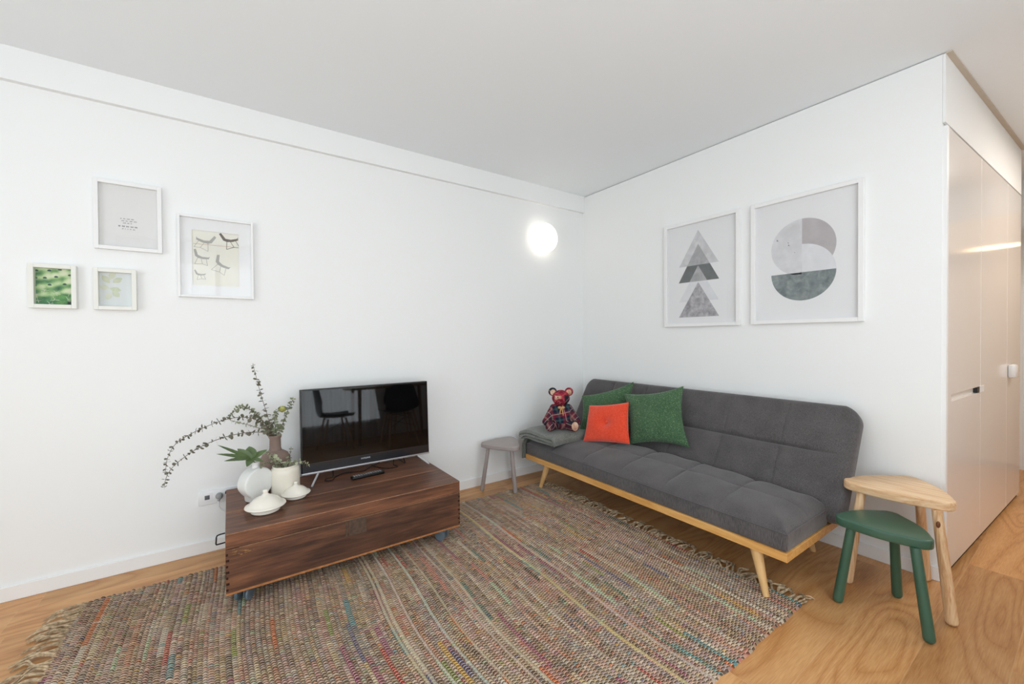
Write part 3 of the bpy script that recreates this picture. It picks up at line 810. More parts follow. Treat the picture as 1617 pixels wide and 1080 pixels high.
mk('plug_body', merge(xf(lathe([(0.018, 0), (0.018, 0.012), (0.013, 0.026), (0.008, 0.03)], (0, 0, 0), 24), Matrix.Translation((-2.885, -0.0095, 0.308)) @ Matrix.Rotation(PI / 2, 4, 'X')), tube([(-2.885, -0.03, 0.306), (-2.888, -0.032, 0.285)], [0.009, 0.006], 12)), plain('grey_plug', (150, 150, 152), 0.4, 0.4), pg)
mk('cord', tube(catmull([(-2.888, -0.032, 0.287), (-2.888, -0.034, 0.262), (-2.875, -0.034, 0.235), (-2.84, -0.034, 0.205), (-2.79, -0.034, 0.16), (-2.7, -0.034, 0.06)], 8), 0.0028, 8), m_white_pl, pg)
bp = thing('power_plug', 'small black plug in the wall socket just behind the chest', 'plug', (-2.845, -0.02, 0.33))
mk('plug_body', bx(-2.858, -2.825, -0.04, -0.010, 0.320, 0.331, 0.003), m_black, bp)

# ------------------------------------------------------------------ rug
RX0, RX1, RY0, RY1 = -3.392, -0.745, -2.12, -0.250
rug = thing('woven_rug', 'large multicoloured striped rag rug lying on the oak floor', 'rug', (0, 0, 0))
def rug_mesh():
    NR, NK = RUG_NR, RUG_NK; a, b = 6, 5
    rr = np.random.RandomState(4)
    wd_ = rr.uniform(0.75, 1.25, NR)
    edges = np.concatenate([[0], np.cumsum(wd_)]); edges /= edges[-1]
    nx = NR * a + 1; ny = NK * b + 1
    iu = np.arange(nx) / a; iv = np.arange(ny) / b
    xu = RX0 + (RX1 - RX0) * np.interp(iu, np.arange(NR + 1), edges)
    yv = RY0 + (RY1 - RY0) * iv / NK
    X = np.broadcast_to(xu[:, None], (nx, ny)).copy(); Y = np.broadcast_to(yv[None, :], (nx, ny)).copy()
    IU = np.broadcast_to(iu[:, None], (nx, ny)); IV = np.broadcast_to(iv[None, :], (nx, ny))
    row = np.clip(np.floor(IU), 0, NR - 1); fx = IU - row
    Yk = IV + 0.5 * (row % 2) + 0.35 * (fx - 0.5); fy = Yk - np.floor(Yk)
    amp = rr.uniform(0.6, 1.25, NR)[row.astype(int)]
    cell = rr.rand(NR, NK + 3)[row.astype(int), np.floor(Yk).astype(int) + 1]
    Z = 0.004 + 0.0075 * amp * (0.75 + 0.5 * cell) * np.sqrt(np.clip(np.sin(PI * fx), 0, 1)) * (0.30 + 0.70 * np.sqrt(np.clip(np.sin(PI * fy), 0, 1)))
    Z += 0.0012 * rr.rand(nx, ny)
    # hand-woven unevenness: rows wander, selvedge wobbles
    env = np.sin(PI * np.clip((X - RX0) / (RX1 - RX0), 0, 1)) ** 0.5
    X2 = X + (0.012 * np.sin(Y * 3.1 + X * 1.7) + 0.006 * np.sin(Y * 7.3 + X * 5.0)) * env
    ed = 0.002 * np.sin(X * 43) + 0.003 * np.sin(X * 17 + 1) + 0.003 * (rr.rand(NR)[row.astype(int)] - 0.5)
    k = np.clip((Y - (RY1 - 0.1)) / 0.1, 0, 1) + np.clip(((RY0 + 0.1) - Y) / 0.1, 0, 1)
    Y2 = Y + ed * k
    Z += 0.002 * np.sin(X * 5.3 + Y * 2.1) * np.sin(Y * 4.1 + 1) + 0.002
    Z[:, 0] = 0.0; Z[:, -1] = 0.0; Z[0, :] = 0; Z[-1, :] = 0
    V = np.stack([X2, Y2, Z], 2).reshape(-1, 3)
    # sample each quad inside its own row/knot
    uv = np.stack([IU / NR, IV / NK], 2).reshape(-1, 2)
    return V, gridfaces(nx, ny), uv
RV, RF, RUV = rug_mesh()
mk('rug_body', (RV, RF), m_rug, rug, smooth=True, angle=180, uv=RUV)
def fringe(xe, sgn, seed, length, n):
    r = random.Random(seed); parts = []
    for i in range(n):
        y = RY0 + (RY1 - RY0 - 0.01) * (i + r.uniform(0.2, 0.8)) / n
        L = length * r.uniform(0.7, 1.15)
        dy = r.uniform(-0.05, 0.05); w = r.uniform(-0.03, 0.03)
        for s in range(2):
            o = r.uniform(-0.006, 0.006); zz = 0.004 + 0.005 * s
            p = [(xe - sgn * 0.012, y + o, zz + 0.004),
                 (xe + sgn * L * 0.3, y + o + dy * 0.3 + w * 0.8, zz + 0.007 + r.uniform(0, 0.008)),
                 (xe + sgn * L * 0.65, y + o + dy * 0.7 - w * 0.6 + r.uniform(-.008, .008), zz + 0.005 + r.uniform(0, 0.006)),
                 (xe + sgn * L * r.uniform(0.88, 1.05), y + o + dy + r.uniform(-.014, .014), 0.005)]
            parts.append(tube(catmull(p, 4), [0.0038] * 6 + [0.0033] * 5 + [0.0024, 0.0016], 5))
    return merge(*parts)
mk('fringe', fringe(RX0, -1, 11, 0.105, 78), m_fringe, rug, kind='stuff', label='tan cotton fringe at the left end')
mk('fringe', fringe(RX1, 1, 12, 0.085, 84), m_fringe, rug, kind='stuff', label='tan cotton fringe under the sofa')

# ------------------------------------------------------------------ chest
chest = thing('wooden_chest', 'old dark brown wooden chest on castors used as a tv bench', 'chest', (-2.286, -0.4, 0.09))
cx0, cx1, cy0, cy1 = -2.852, -1.72, -0.72, -0.08
body_parts = [(bx(cx0, cx1, cy0, cy1, 0.094, 0.285, 0.002), 0), (bx(cx0 + 0.001, cx1 - 0.001, cy0 - 0.003, cy1, 0.088, 0.097, 0.001), 1)]
for k in range(7):   # dovetail end grain at the front corners
    z = 0.106 + k * 0.0255
    for xx, s in ((cx0, 1), (cx1, -1)):
        body_parts.append((bx(xx + s * 0.001, xx + s * (0.009 + 0.004 * (k % 2)), cy0 - 0.0008, cy0 + 0.002, z, z + 0.010), 2))
r_ = random.Random(2)
for k in range(16):  # worn scratches near the left front corner
    x = cx0 + 0.02 + abs(r_.gauss(0.03, 0.022)); z = 0.268 + r_.gauss(0, 0.009)
    body_parts.append((bx(x, x + r_.uniform(0.004, 0.016), cy0 - 0.0008, cy0 + 0.001, min(z, 0.281), min(z, 0.281) + r_.uniform(0.001, 0.003)), 3))
vf, fm = fmat(body_parts)
mk('chest_body', vf, [m_chest, m_chest_worn, plain('dovetail_end_grain', (50, 30, 22), 0.7, 0.2, var=0.2, vscale=80), m_chest_gold], chest, smooth=False, fm=fm)
lid_parts = [(bx(cx0, cx1, cy0, -0.4535, 0.288, 0.355, 0.0025), 0), (bx(cx0, cx1, -0.4525, cy1, 0.288, 0.355, 0.0025), 0),
             (bx(cx0 + 0.002, cx1 - 0.002, -0.455, -0.4505, 0.30, 0.3549), 1),
             (bx(cx0 + 0.004, cx1 - 0.004, cy0 - 0.0006, cy0 + 0.002, 0.3515, 0.3535), 1),
             (bx(cx0 + 0.05, cx1 - 0.01, cy0 - 0.0008, cy0 + 0.002, 0.2855, 0.2868), 1)]
vf, fm = fmat(lid_parts)
mk('chest_lid', vf, [m_chest_sheen, plain('lid_seam_wear', (172, 132, 100), 0.6, 0.2, var=0.3, vscale=50)], chest, smooth=False, fm=fm)
mk('lock_recess', merge(bx(-2.344, -2.258, cy0 - 0.003, cy0 + 0.002, 0.205, 0.286, 0.001), bx(-2.36, -2.35, cy0 - 0.002, cy0 + 0.002, 0.205, 0.283)), m_chest_scar, chest, smooth=False, label='worn patch where a lock plate sat')
mk('handle', merge(tube(catmull([(-2.85, -0.458, 0.216), (-2.880, -0.458, 0.214), (-2.891, -0.448, 0.212), (-2.892, -0.40, 0.211), (-2.891, -0.352, 0.212), (-2.880, -0.342, 0.214), (-2.85, -0.342, 0.216)], 5), 0.0035, 8)), m_blackm, chest, label='black iron handle')
def castor(x, y, a):
    c = mk('castor', merge(bx(x - 0.022, x + 0.022, y - 0.022, y + 0.022, 0.083, 0.088, 0.001),
           xf(merge(bx(-0.02, 0.02, -0.017, -0.013, 0.035, 0.083, 0.001), bx(-0.02, 0.02, 0.013, 0.017, 0.035, 0.083, 0.001), bx(-0.02, 0.02, -0.017, 0.017, 0.076, 0.083)), Matrix.Translation((x, y, 0)) @ Matrix.Rotation(a, 4, 'Z'))), m_castor, chest)
    for s in (-1, 1):
        wh = xf(lathe([(0.006, -0.006), (0.012, -0.007), (0.022, -0.0075), (0.030, -0.005), (0.032, 0), (0.030, 0.005), (0.022, 0.0075), (0.012, 0.007), (0.006, 0.006)], (0, 0, 0), 32),
                Matrix.Translation((x, y, 0.041)) @ Matrix.Rotation(a, 4, 'Z') @ Matrix.Translation((0.012, s * 0.024, 0)) @ Matrix.Rotation(PI / 2, 4, 'X'))
        mk('wheel', wh, m_castor, c)
castor(-2.79, -0.655, 1.0); castor(-1.80, -0.665, 2.2); castor(-2.79, -0.15, 0.3); castor(-1.80, -0.15, 0.9)

# ------------------------------------------------------------------ television
tv = thing('television', 'flat black television on slim silver feet on the wooden chest', 'television', (-2.09, -0.2, 0.355))
TX0, TX1, TY, TZ0, TZ1 = -2.490, -1.694, -0.213, 0.402, 0.898
tvm = Matrix.Translation((0, TY + 0.015, TZ0)) @ Matrix.Rotation(math.radians(-2.7), 4, 'X') @ Matrix.Translation((0, -TY - 0.015, -TZ0))
mk('casing', xf(merge(bx(TX0, TX1, TY, TY + 0.035, TZ0, TZ1, 0.004), bx(TX0 + 0.12, TX1 - 0.12, TY + 0.03, TY + 0.07, TZ0 + 0.05, TZ0 + 0.3, 0.01)), tvm), m_black, tv, smooth=False)
mk('screen', xf(bx(TX0 + 0.008, TX1 - 0.008, TY - 0.002, TY + 0.002, TZ0 + 0.058, TZ1 - 0.008), tvm), m_screen, tv, smooth=False)
mk('chin', xf(bx(TX0 + 0.004, TX1 - 0.004, TY - 0.0035, TY + 0.002, TZ0 + 0.007, TZ0 + 0.058, 0.001), tvm), m_chin, tv, smooth=False)
mk('trim', bx(TX0, TX1, TY - 0.006, TY + 0.02, TZ0 - 0.004, TZ0 + 0.006, 0.002), m_steel, tv, smooth=False, label='silver bottom trim')
fc = bpy.data.curves.new('logo', 'FONT'); fc.body = 'SAMSUNG'; fc.size = 0.0125; fc.align_x = 'CENTER'; fc.extrude = 0.0003
fo = bpy.data.objects.new('logo_text', fc); C.objects.link(fo)
lm = bpy.data.meshes.new_from_object(fo.evaluated_get(bpy.context.evaluated_depsgraph_get()))
bpy.data.objects.remove(fo)
LV = np.array([v.co[:] for v in lm.vertices]); LF = [tuple(p.vertices) for p in lm.polygons]
mk('logo', xf((LV, LF), Matrix.Translation((-2.125, TY - 0.0052, TZ0 + 0.036)) @ Matrix.Rotation(PI / 2 - math.radians(2.7), 4, 'X')), plain('logo_silver', (208, 210, 214), 0.4, 0.4), tv, smooth=False)
for (x0, x1) in ((-2.395, -2.45), (-1.78, -1.74)):
    pts = [(x1, -0.315, 0.3595), (x0, -0.20, TZ0 - 0.002)]
    front = tube([pts[0], pts[1]], [0.0055, 0.006], 8)
    rear = tube([(x0, -0.20, TZ0 - 0.002), (x1, -0.09, 0.3595)], [0.006, 0.0055], 8)
    mk('foot', merge(front, rear), m_chrome, tv)
for nm, pts in (('power_cable', [(-2.30, -0.15, 0.41), (-2.31, -0.17, 0.38), (-2.32, -0.21, 0.359), (-2.36, -0.225, 0.359), (-2.37, -0.26, 0.359), (-2.33, -0.27, 0.359), (-2.31, -0.23, 0.360), (-2.24, -0.18, 0.359), (-2.14, -0.21, 0.359), (-2.08, -0.15, 0.359), (-2.0, -0.09, 0.359)]),
                ('aerial_cable', [(-1.92, -0.15, 0.41), (-1.93, -0.17, 0.38), (-1.94, -0.2, 0.359), (-1.93, -0.25, 0.359), (-1.99, -0.255, 0.36), (-2.04, -0.2, 0.360), (-2.06, -0.12, 0.359)]),
                ('signal_cable', [(-1.86, -0.15, 0.41), (-1.862, -0.17, 0.385), (-1.865, -0.205, 0.359), (-1.868, -0.13, 0.359), (-1.87, -0.1, 0.359)])):
    mk(nm, tube(catmull(pts, 8), 0.0028, 6), m_black, tv)

rc = thing('remote_control', 'black slim remote control lying on the chest before the television', 'remote', (-2.14, -0.318, 0.356))
rm = Matrix.Translation((-2.14, -0.318, 0.356)) @ Matrix.Rotation(math.radians(5), 4, 'Z')
mk('remote_body', xf(bx(-0.098, 0.098, -0.022, 0.022, 0, 0.017, 0.005, 3), rm), m_black, rc)
bt = []
for i in range(12):
    for j in range(3):
        if i in (4, 8) and j == 1: continue
        bt.append(bx(-0.086 + i * 0.0145, -0.078 + i * 0.0145, -0.014 + j * 0.0115, -0.008 + j * 0.0115, 0.0165, 0.0185, 0.0008, 1))
mk('buttons', xf(merge(*bt), rm), plain('remote_button_grey', (150, 152, 156), 0.5, 0.4), rc, label='rows of small grey buttons')

# ------------------------------------------------------------------ vases, jars and lids
bottle = [(0.0, 0.0), (0.055, 0.0), (0.072, 0.01), (0.076, 0.04), (0.077, 0.14), (0.075, 0.165), (0.064, 0.19), (0.046, 0.203), (0.032, 0.212), (0.029, 0.225), (0.028, 0.275), (0.031, 0.282), (0.033, 0.287), (0.033, 0.293), (0.030, 0.296), (0.025, 0.293), (0.024, 0.28), (0.023, 0.22)]
tag(mk('tall_vase', lathe(bottle, (-2.619, -0.19, 0.356), 56), m_brown), 'brown stoneware bottle vase holding the long eucalyptus branches', 'vase')
BM = Vector((-2.619, -0.19, 0.648))
jar = [(0.0, 0.0), (0.060, 0.0), (0.068, 0.006), (0.070, 0.02), (0.071, 0.12), (0.070, 0.138), (0.065, 0.146), (0.062, 0.149), (0.062, 0.158), (0.059, 0.160), (0.056, 0.157), (0.055, 0.14), (0.052, 0.03), (0.0, 0.03)]
JC = (-2.585, -0.345, 0.356)
tag(mk('cylinder_vase', lathe(jar, JC, 64), m_cream), 'cream cylindrical stoneware jar with a small eucalyptus sprig', 'vase')
# flat round pillow vase
pv = []
def pillow_vase():
    # round flat-faced flask: outline in the face plane, pushed out to a thick slab
    out = []
    for k in range(64):
        th = -PI / 2 + 2 * PI * k / 64
        x = 0.077 * math.cos(th); z = 0.094 + 0.084 * math.sin(th)
        if z < 0.094: x *= 1 - 0.34 * ((0.094 - z) / 0.084) ** 1.5; x = math.copysign(max(abs(x), 0.0), x)
        out.append((x, z))
    base = [(x, z) for x, z in out if z > 0.03] 
    base = [p for p in base if p[0] >= 0][0:0] + base
    # replace the round bottom by a flat foot
    right = [p for p in base if p[0] >= 0]; left = [p for p in base if p[0] < 0]
    right.sort(key=lambda p: p[1]); left.sort(key=lambda p: -p[1])
    o = [(0.036, 0.004), (0.040, 0.012)] + right + left + [(-0.040, 0.012), (-0.036, 0.004), (-0.030, 0.0), (0.030, 0.0)]
    V, Fc = prism(o, -0.036, 0.036, 0.009, 4)
    V = np.stack([V[:, 0], -V[:, 2], V[:, 1]], 1)
    # the shoulder leans in a little and the faces swell slightly
    neck = lathe([(0.022, 0.172), (0.017, 0.180), (0.016, 0.194), (0.019, 0.202), (0.0175, 0.205), (0.013, 0.202), (0.012, 0.17)], (0, 0, 0), 32)
    return merge((V, Fc), neck)
PVM = Matrix.Translation((-2.722, -0.365, 0.356)) @ Matrix.Rotation(math.radians(30), 4, 'Z')
tag(mk('pillow_vase', xf(pillow_vase(), PVM), m_porc), 'flat round white ceramic vase holding a green leaf', 'vase')
def lid(c, s, label, sy=1.0):
    prof = [(0.0, 0.0), (0.062, 0.0), (0.068, 0.004), (0.069, 0.018), (0.080, 0.022), (0.093, 0.027), (0.096, 0.031), (0.094, 0.035), (0.084, 0.038), (0.076, 0.044), (0.067, 0.056), (0.052, 0.069), (0.031, 0.079), (0.018, 0.084), (0.015, 0.089), (0.012, 0.092), (0.0125, 0.099), (0.014, 0.105), (0.012, 0.110), (0.007, 0.113), (0.0, 0.114)]
    t = thing('ceramic_lid', label, 'lid', c)
    body = [(r * s, z * s) for r, z in prof[:16]] ; knob = [(r * s, z * s) for r, z in prof[14:]]
    mk('lid_body', lathe(body + [(0, body[-1][1])], c, 64), m_ceramic, t)
    mk('knob', lathe([(0.0, 0.086 * s)] + knob, c, 32), m_ceramic, t)
    return t
lid((-2.690, -0.535, 0.356), 0.93, 'larger white ceramic knobbed lid, on the chest in front of the round vase')
lid((-2.545, -0.428, 0.356), 0.74, 'smaller white ceramic knobbed lid, on the chest before the cream jar')

# ------------------------------------------------------------------ branches
def disc(p, n, up, r, w=1.0, fold=0.0, k=9):
    """small roundish leaf starting at p, pointing along up, normal n"""
    n = n.normalized(); up = (up - n * up.dot(n)).normalized(); sd = n.cross(up)
    V = [p]
    for i in range(k):
        th = -PI + 2 * PI * (i + 0.5) / k
        a = math.cos(th); b = math.sin(th)
        q = p + up * r * (1 + a) + sd * b * r * w + n * (r * fold * (abs(b)))
        V.append(q)
    Fc = [(0,) + tuple(range(1, k + 1))] if k < 7 else [tuple(range(1, k + 1))]
    return np.array([v[:] for v in V]), Fc
def branch(pts, label, mleaf, spacing=0.017, size=0.010, rs=(0.0022, 0.001), seed=0, start=0.12, group='eucalyptus branches in the brown vase', w=0.85, fold=0.2, jitter=0.3):
    r = random.Random(seed)
    path = catmull(pts, 10)
    t = thing('eucalyptus_branch', label, 'branch', pts[0], group)
    n = len(path)
    mk('stem', tube(path, [rs[0] + (rs[1] - rs[0]) * i / (n - 1) for i in range(n)], 6), m_stem, t)
    L = [0]
    for i in range(1, n): L.append(L[-1] + (path[i] - path[i - 1]).length)
    s = L[-1] * start; parts = []; k = 0
    while s < L[-1]:
        i = next(j for j in range(n) if L[j] >= s); p = path[i]
        tg = (path[min(i + 1, n - 1)] - path[max(i - 1, 0)]).normalized()
        a = tg.cross(Vector((0.3, 0.2, 1))).normalized()
        ang = (k % 2) * PI / 2 + r.uniform(-jitter, jitter)
        d = Matrix.Rotation(ang, 3, tg) @ a
        f = 1.0 - 0.45 * (s / L[-1])
        for sg in (-1, 1):
            dd = (d * sg + tg * r.uniform(0.0, 0.5)).normalized()
            nn = (tg + Vector((r.uniform(-.9, .9), r.uniform(-.9, .9), r.uniform(-.9, .9)))).normalized()
            parts.append(disc(p + dd * 0.001, nn, dd, size * 1.35 * f * r.uniform(0.75, 1.15), w, fold))
        s += spacing * r.uniform(0.8, 1.2) * (1.0 - 0.2 * s / L[-1]); k += 1
    parts.append(disc(path[-1], Vector((1, 0.2, 0.1)), tg, size * 0.6, w))
    mk('foliage', merge(*parts), mleaf, t, smooth=False)
    return t
branch([(-2.619, -0.19, 0.56), (-2.633, -0.19, 0.664), (-2.659, -0.19, 0.783), (-2.687, -0.18, 0.898), (-2.719, -0.17, 1.053)], 'tallest upright eucalyptus branch in the brown vase', m_euc_dk, seed=1, start=0.24, spacing=0.021)
branch([(-2.622, -0.19, 0.56), (-2.630, -0.197, 0.64), (-2.655, -0.2, 0.70), (-2.721, -0.2, 0.758), (-2.793, -0.21, 0.776), (-2.86, -0.22, 0.770), (-2.938, -0.23, 0.745), (-3.005, -0.24, 0.714), (-3.056, -0.25, 0.677), (-3.084, -0.25, 0.618), (-3.094, -0.25, 0.549)], 'long eucalyptus branch arching left, upper of the two drooping ones', m_euc_dk, seed=2, spacing=0.021, start=0.14)
branch([(-2.626, -0.19, 0.56), (-2.632, -0.197, 0.635), (-2.660, -0.2, 0.672), (-2.746, -0.22, 0.690), (-2.828, -0.24, 0.688), (-2.905, -0.26, 0.673), (-2.973, -0.28, 0.646), (-3.023, -0.29, 0.613), (-3.064, -0.3, 0.576), (-3.085, -0.3, 0.535), (-3.095, -0.3, 0.489)], 'long eucalyptus branch arching left, lower of the two drooping ones', m_euc_dk, seed=3, spacing=0.021, start=0.14)
branch([(-2.619, -0.186, 0.56), (-2.628, -0.185, 0.645), (-2.650, -0.18, 0.69), (-2.683, -0.17, 0.746), (-2.731, -0.16, 0.802), (-2.774, -0.15, 0.821), (-2.809, -0.15, 0.802), (-2.838, -0.15, 0.769)], 'short bushy eucalyptus branch curling over like a hook', m_euc, seed=4, spacing=0.011, size=0.011, start=0.25)
branch([(-2.615, -0.18, 0.56), (-2.628, -0.178, 0.645), (-2.650, -0.17, 0.678), (-2.694, -0.15, 0.694), (-2.743, -0.13, 0.715), (-2.792, -0.12, 0.734), (-2.827, -0.11, 0.747)], 'thin pale eucalyptus twig nearest the wall, pointing left', m_euc_pale, seed=5, spacing=0.015, size=0.008, start=0.3)
branch([(-2.614, -0.19, 0.56), (-2.614, -0.19, 0.662), (-2.62, -0.2, 0.715), (-2.618, -0.2, 0.765), (-2.600, -0.2, 0.795)], 'short eucalyptus branch with a yellowish seed head in the brown vase', m_euc, seed=6, spacing=0.011, size=0.012, start=0.35)
fl = []
r_ = random.Random(9)
for k in range(34):
    v = Vector((r_.gauss(0, 1), r_.gauss(0, 1), r_.gauss(0, 1))).normalized()
    fl.append(disc(Vector((-2.583, -0.2, 0.797)) + Vector((v.x * 0.018, v.y * 0.014, v.z * 0.014)), v, Vector((r_.gauss(0, 1), r_.gauss(0, 1), 1)), 0.007))
fl.append(ball((-2.583, -0.2, 0.797), (0.019, 0.014, 0.014), 10))
mk('seed_head', merge(*fl), m_flower, bpy.data.objects['eucalyptus_branch.005'], smooth=False, label='yellow-green seed head')
branch([(-2.610, -0.19, 0.56), (-2.600, -0.19, 0.666), (-2.576, -0.19, 0.722), (-2.556, -0.19, 0.78), (-2.525, -0.19, 0.849)], 'eucalyptus branch leaning right towards the television', m_euc, seed=7, spacing=0.012, size=0.011, start=0.35)
SG = 'eucalyptus sprigs in the cream jar'
branch([(-2.585, -0.345, 0.43), (-2.575, -0.345, 0.510), (-2.55, -0.35, 0.522), (-2.512, -0.37, 0.526), (-2.473, -0.38, 0.502)], 'pale sprig hanging right from the cream jar before the screen', m_euc_pale, seed=8, spacing=0.011, size=0.009, start=0.3, group=SG)
branch([(-2.588, -0.345, 0.43), (-2.595, -0.348, 0.512), (-2.632, -0.36, 0.528), (-2.671, -0.38, 0.550), (-2.700, -0.395, 0.545)], 'sprig hanging left from the cream jar towards the round vase', m_euc, seed=9, spacing=0.011, size=0.010, start=0.3, group=SG)
branch([(-2.578, -0.345, 0.43), (-2.571, -0.345, 0.508), (-2.564, -0.345, 0.559), (-2.555, -0.345, 0.599)], 'short upright sprig in the cream jar', m_euc, seed=10, spacing=0.013, size=0.009, start=0.4, group=SG)
branch([(-2.592, -0.34, 0.43), (-2.601, -0.335, 0.510), (-2.63, -0.3, 0.542), (-2.655, -0.28, 0.566), (-2.672, -0.262, 0.582)], 'sprig leaning back from the cream jar across the brown vase', m_euc_pale, seed=11, spacing=0.011, size=0.011, start=0.35, group=SG)

lf = thing('fatsia_leaf', 'large lobed green leaf standing in the flat white vase', 'leaf', (-2.722, -0.365, 0.47))
def lobe(c, tip, nrm, w, droop=0.0):
    c = Vector(c); tip = Vector(tip); d = tip - c; L = d.length; d.normalize(); n = Vector(nrm); n = (n - d * n.dot(d)).normalized(); s = d.cross(n)
    V = []; m = 14
    for i in range(m + 1):
        t = i / m
        wd = w * (math.sin(PI * min(1, t * 0.86 + 0.14)) ** 0.8) * (1 - 0.25 * t) + 0.0004
        if i % 2: wd *= 0.93
        ce = c + d * L * t - n * droop * t * t
        V += [ce + s * wd + n * wd * 0.25, ce, ce - s * wd + n * wd * 0.25]
    return np.array([v[:] for v in V]), [tuple(q) for q in gridfaces(m + 1, 3)]
lc = (-2.742, -0.372, 0.583)
nn = (0.25, -0.55, 0.8)
lobes = [lobe(lc, t, n, w, dr) for t, n, w, dr in [((-2.885, -0.42, 0.680), nn, 0.014, -0.008), ((-2.882, -0.47, 0.655), nn, 0.015, 0.004), ((-2.850, -0.50, 0.626), nn, 0.015, 0.008), ((-2.748, -0.34, 0.640), (-0.3, -1, 0.1), 0.036, 0.0), ((-2.668, -0.36, 0.612), nn, 0.018, -0.004), ((-2.80, -0.36, 0.640), (0.1, -0.9, 0.5), 0.022, 0), ((-2.69, -0.43, 0.575), nn, 0.016, 0.006), ((-2.76, -0.46, 0.575), nn, 0.02, 0.01)]]
mk('leaf_blade', merge(*lobes), m_leaf, lf, smooth=True, angle=60)
mk('stalk', tube(catmull([(-2.722, -0.365, 0.46), (-2.722, -0.365, 0.545), (-2.729, -0.367, 0.562), (-2.742, -0.372, 0.583)], 6), 0.0028, 8), plain('leaf_stalk', (120, 136, 84), 0.5, 0.3), lf)

# ------------------------------------------------------------------ sofa
def pad(L, W, ztop, zbot, corner, nu, nv, us=(), vs=()):
    """closed cushion; returns (u, v, w) array and faces. corner = radii at (u0v0,u1v0,u1v1,u0v1)"""
    def knots(n, L_, seams):
        e = 0.5 - 0.5 * np.cos(np.linspace(0, PI, n))
        base = 0.55 * e + 0.45 * np.linspace(0, 1, n)
        pts = list(base * L_)
        for s_ in seams: pts += [s_ + d for d in (-0.012, -0.006, -0.002, 0.002, 0.006, 0.012)]
        pts += [0.004, 0.010, L_ - 0.004, L_ - 0.010]
        return np.array(sorted(set(round(p, 5) for p in pts)))
    ku = knots(nu, L, us); kv = knots(nv, W, vs)
    A, B = np.meshgrid(ku, kv, indexing='ij')
    lo = np.zeros_like(B); hi = np.full_like(B, L)
    def shrink(r, d): return np.where(d < r, r - np.sqrt(np.clip(r * r - (r - d) ** 2, 0, None)), 0.0)
    r00, r10, r11, r01 = corner
    lo = np.maximum(shrink(r00, B), shrink(r01, W - B)); hi = L - np.maximum(shrink(r10, B), shrink(r11, W - B))
    Uc = lo + (A / L) * (hi - lo)
    d = np.minimum(np.minimum(Uc - lo, hi - Uc), np.minimum(B, W - B))
    top = ztop(Uc, B, d); bot = zbot(Uc, B, d)
    n = A.size
    V = np.concatenate([np.stack([Uc, B, top], 2).reshape(-1, 3), np.stack([Uc, B, bot], 2).reshape(-1, 3)])
    a, b = A.shape
    f1 = gridfaces(a, b); f2 = gridfaces(a, b, True) + n
    ring = [i * b for i in range(a)] + [(a - 1) * b + j for j in range(1, b)] + [i * b + b - 1 for i in range(a - 2, -1, -1)] + [j for j in range(b - 2, 0, -1)]
    rg = np.array(ring); r2 = np.roll(rg, -1)
    f3 = np.stack([rg, rg + n, r2 + n, r2], 1)
    return V, np.concatenate([f1, f2, f3])
sofa = thing('sofa_bed', 'charcoal grey tufted sofa bed with a wooden base along the white wall', 'sofa', (-0.5, -1.16, 0))
SY0, SY1 = -0.215, -2.100
SL = SY0 - SY1
seams = [SL * k / 6 for k in range(1, 6)]
def rnd_edge(d, r): return np.where(d < r, r - np.sqrt(np.clip(r * r - (r - d) ** 2, 0, None)), 0.0)
SW = 0.475
def seat_top(u, v, d):
    h = 0.082 + 0.050 * (1 - np.exp(-np.maximum(d - 0.002, 0) / 0.045)) - rnd_edge(d, 0.008)
    h += (0.02 * (v / SW) + 0.034 * np.sin(PI * np.clip(u / SL, 0, 1)) * np.clip(v / SW, 0, 1)) * np.clip(d / 0.06, 0, 1)
    g = np.zeros_like(h)
    fade = np.clip(d / 0.05, 0, 1)
    for s_ in seams: g = np.maximum(g, 0.011 * np.exp(-np.abs(u - s_) / 0.014))
    # cross seam, gathered at the tufts
    near = np.zeros_like(h)
    for s_ in seams: near = np.maximum(near, np.exp(-((u - s_) / 0.07) ** 2))
    g = np.maximum(g, (0.004 + 0.007 * near) * np.exp(-np.abs(v - 0.255) / 0.02))
    h -= g * fade
    h += 0.003 * np.sin(u * 31 + v * 9) * np.sin(v * 23 + 1) * fade
    return h
V, Fq = pad(SL, SW, seat_top, lambda u, v, d: np.zeros_like(u) + rnd_edge(d, 0.01), (0.012, 0.012, 0.02, 0.02), 170, 60, seams, (0.255,))
P3 = np.stack([-0.853 + V[:, 1], SY0 - V[:, 0], 0.254 + V[:, 2]], 1)
seat = mk('seat_cushion', (P3, Fq[:, ::-1]), m_sofa, sofa, smooth=True, angle=60)
mk('piping', merge(tube([(-0.854, SY0, 0.335), (-0.854, SY1, 0.335)], 0.0025, 6), tube([(-0.854, SY1 - 0.001, 0.335), (-0.40, SY1 - 0.001, 0.335)], 0.0025, 6), tube([(-0.854, SY0 + 0.001, 0.335), (-0.40, SY0 + 0.001, 0.335)], 0.0025, 6)), m_sofa_dk, seat)
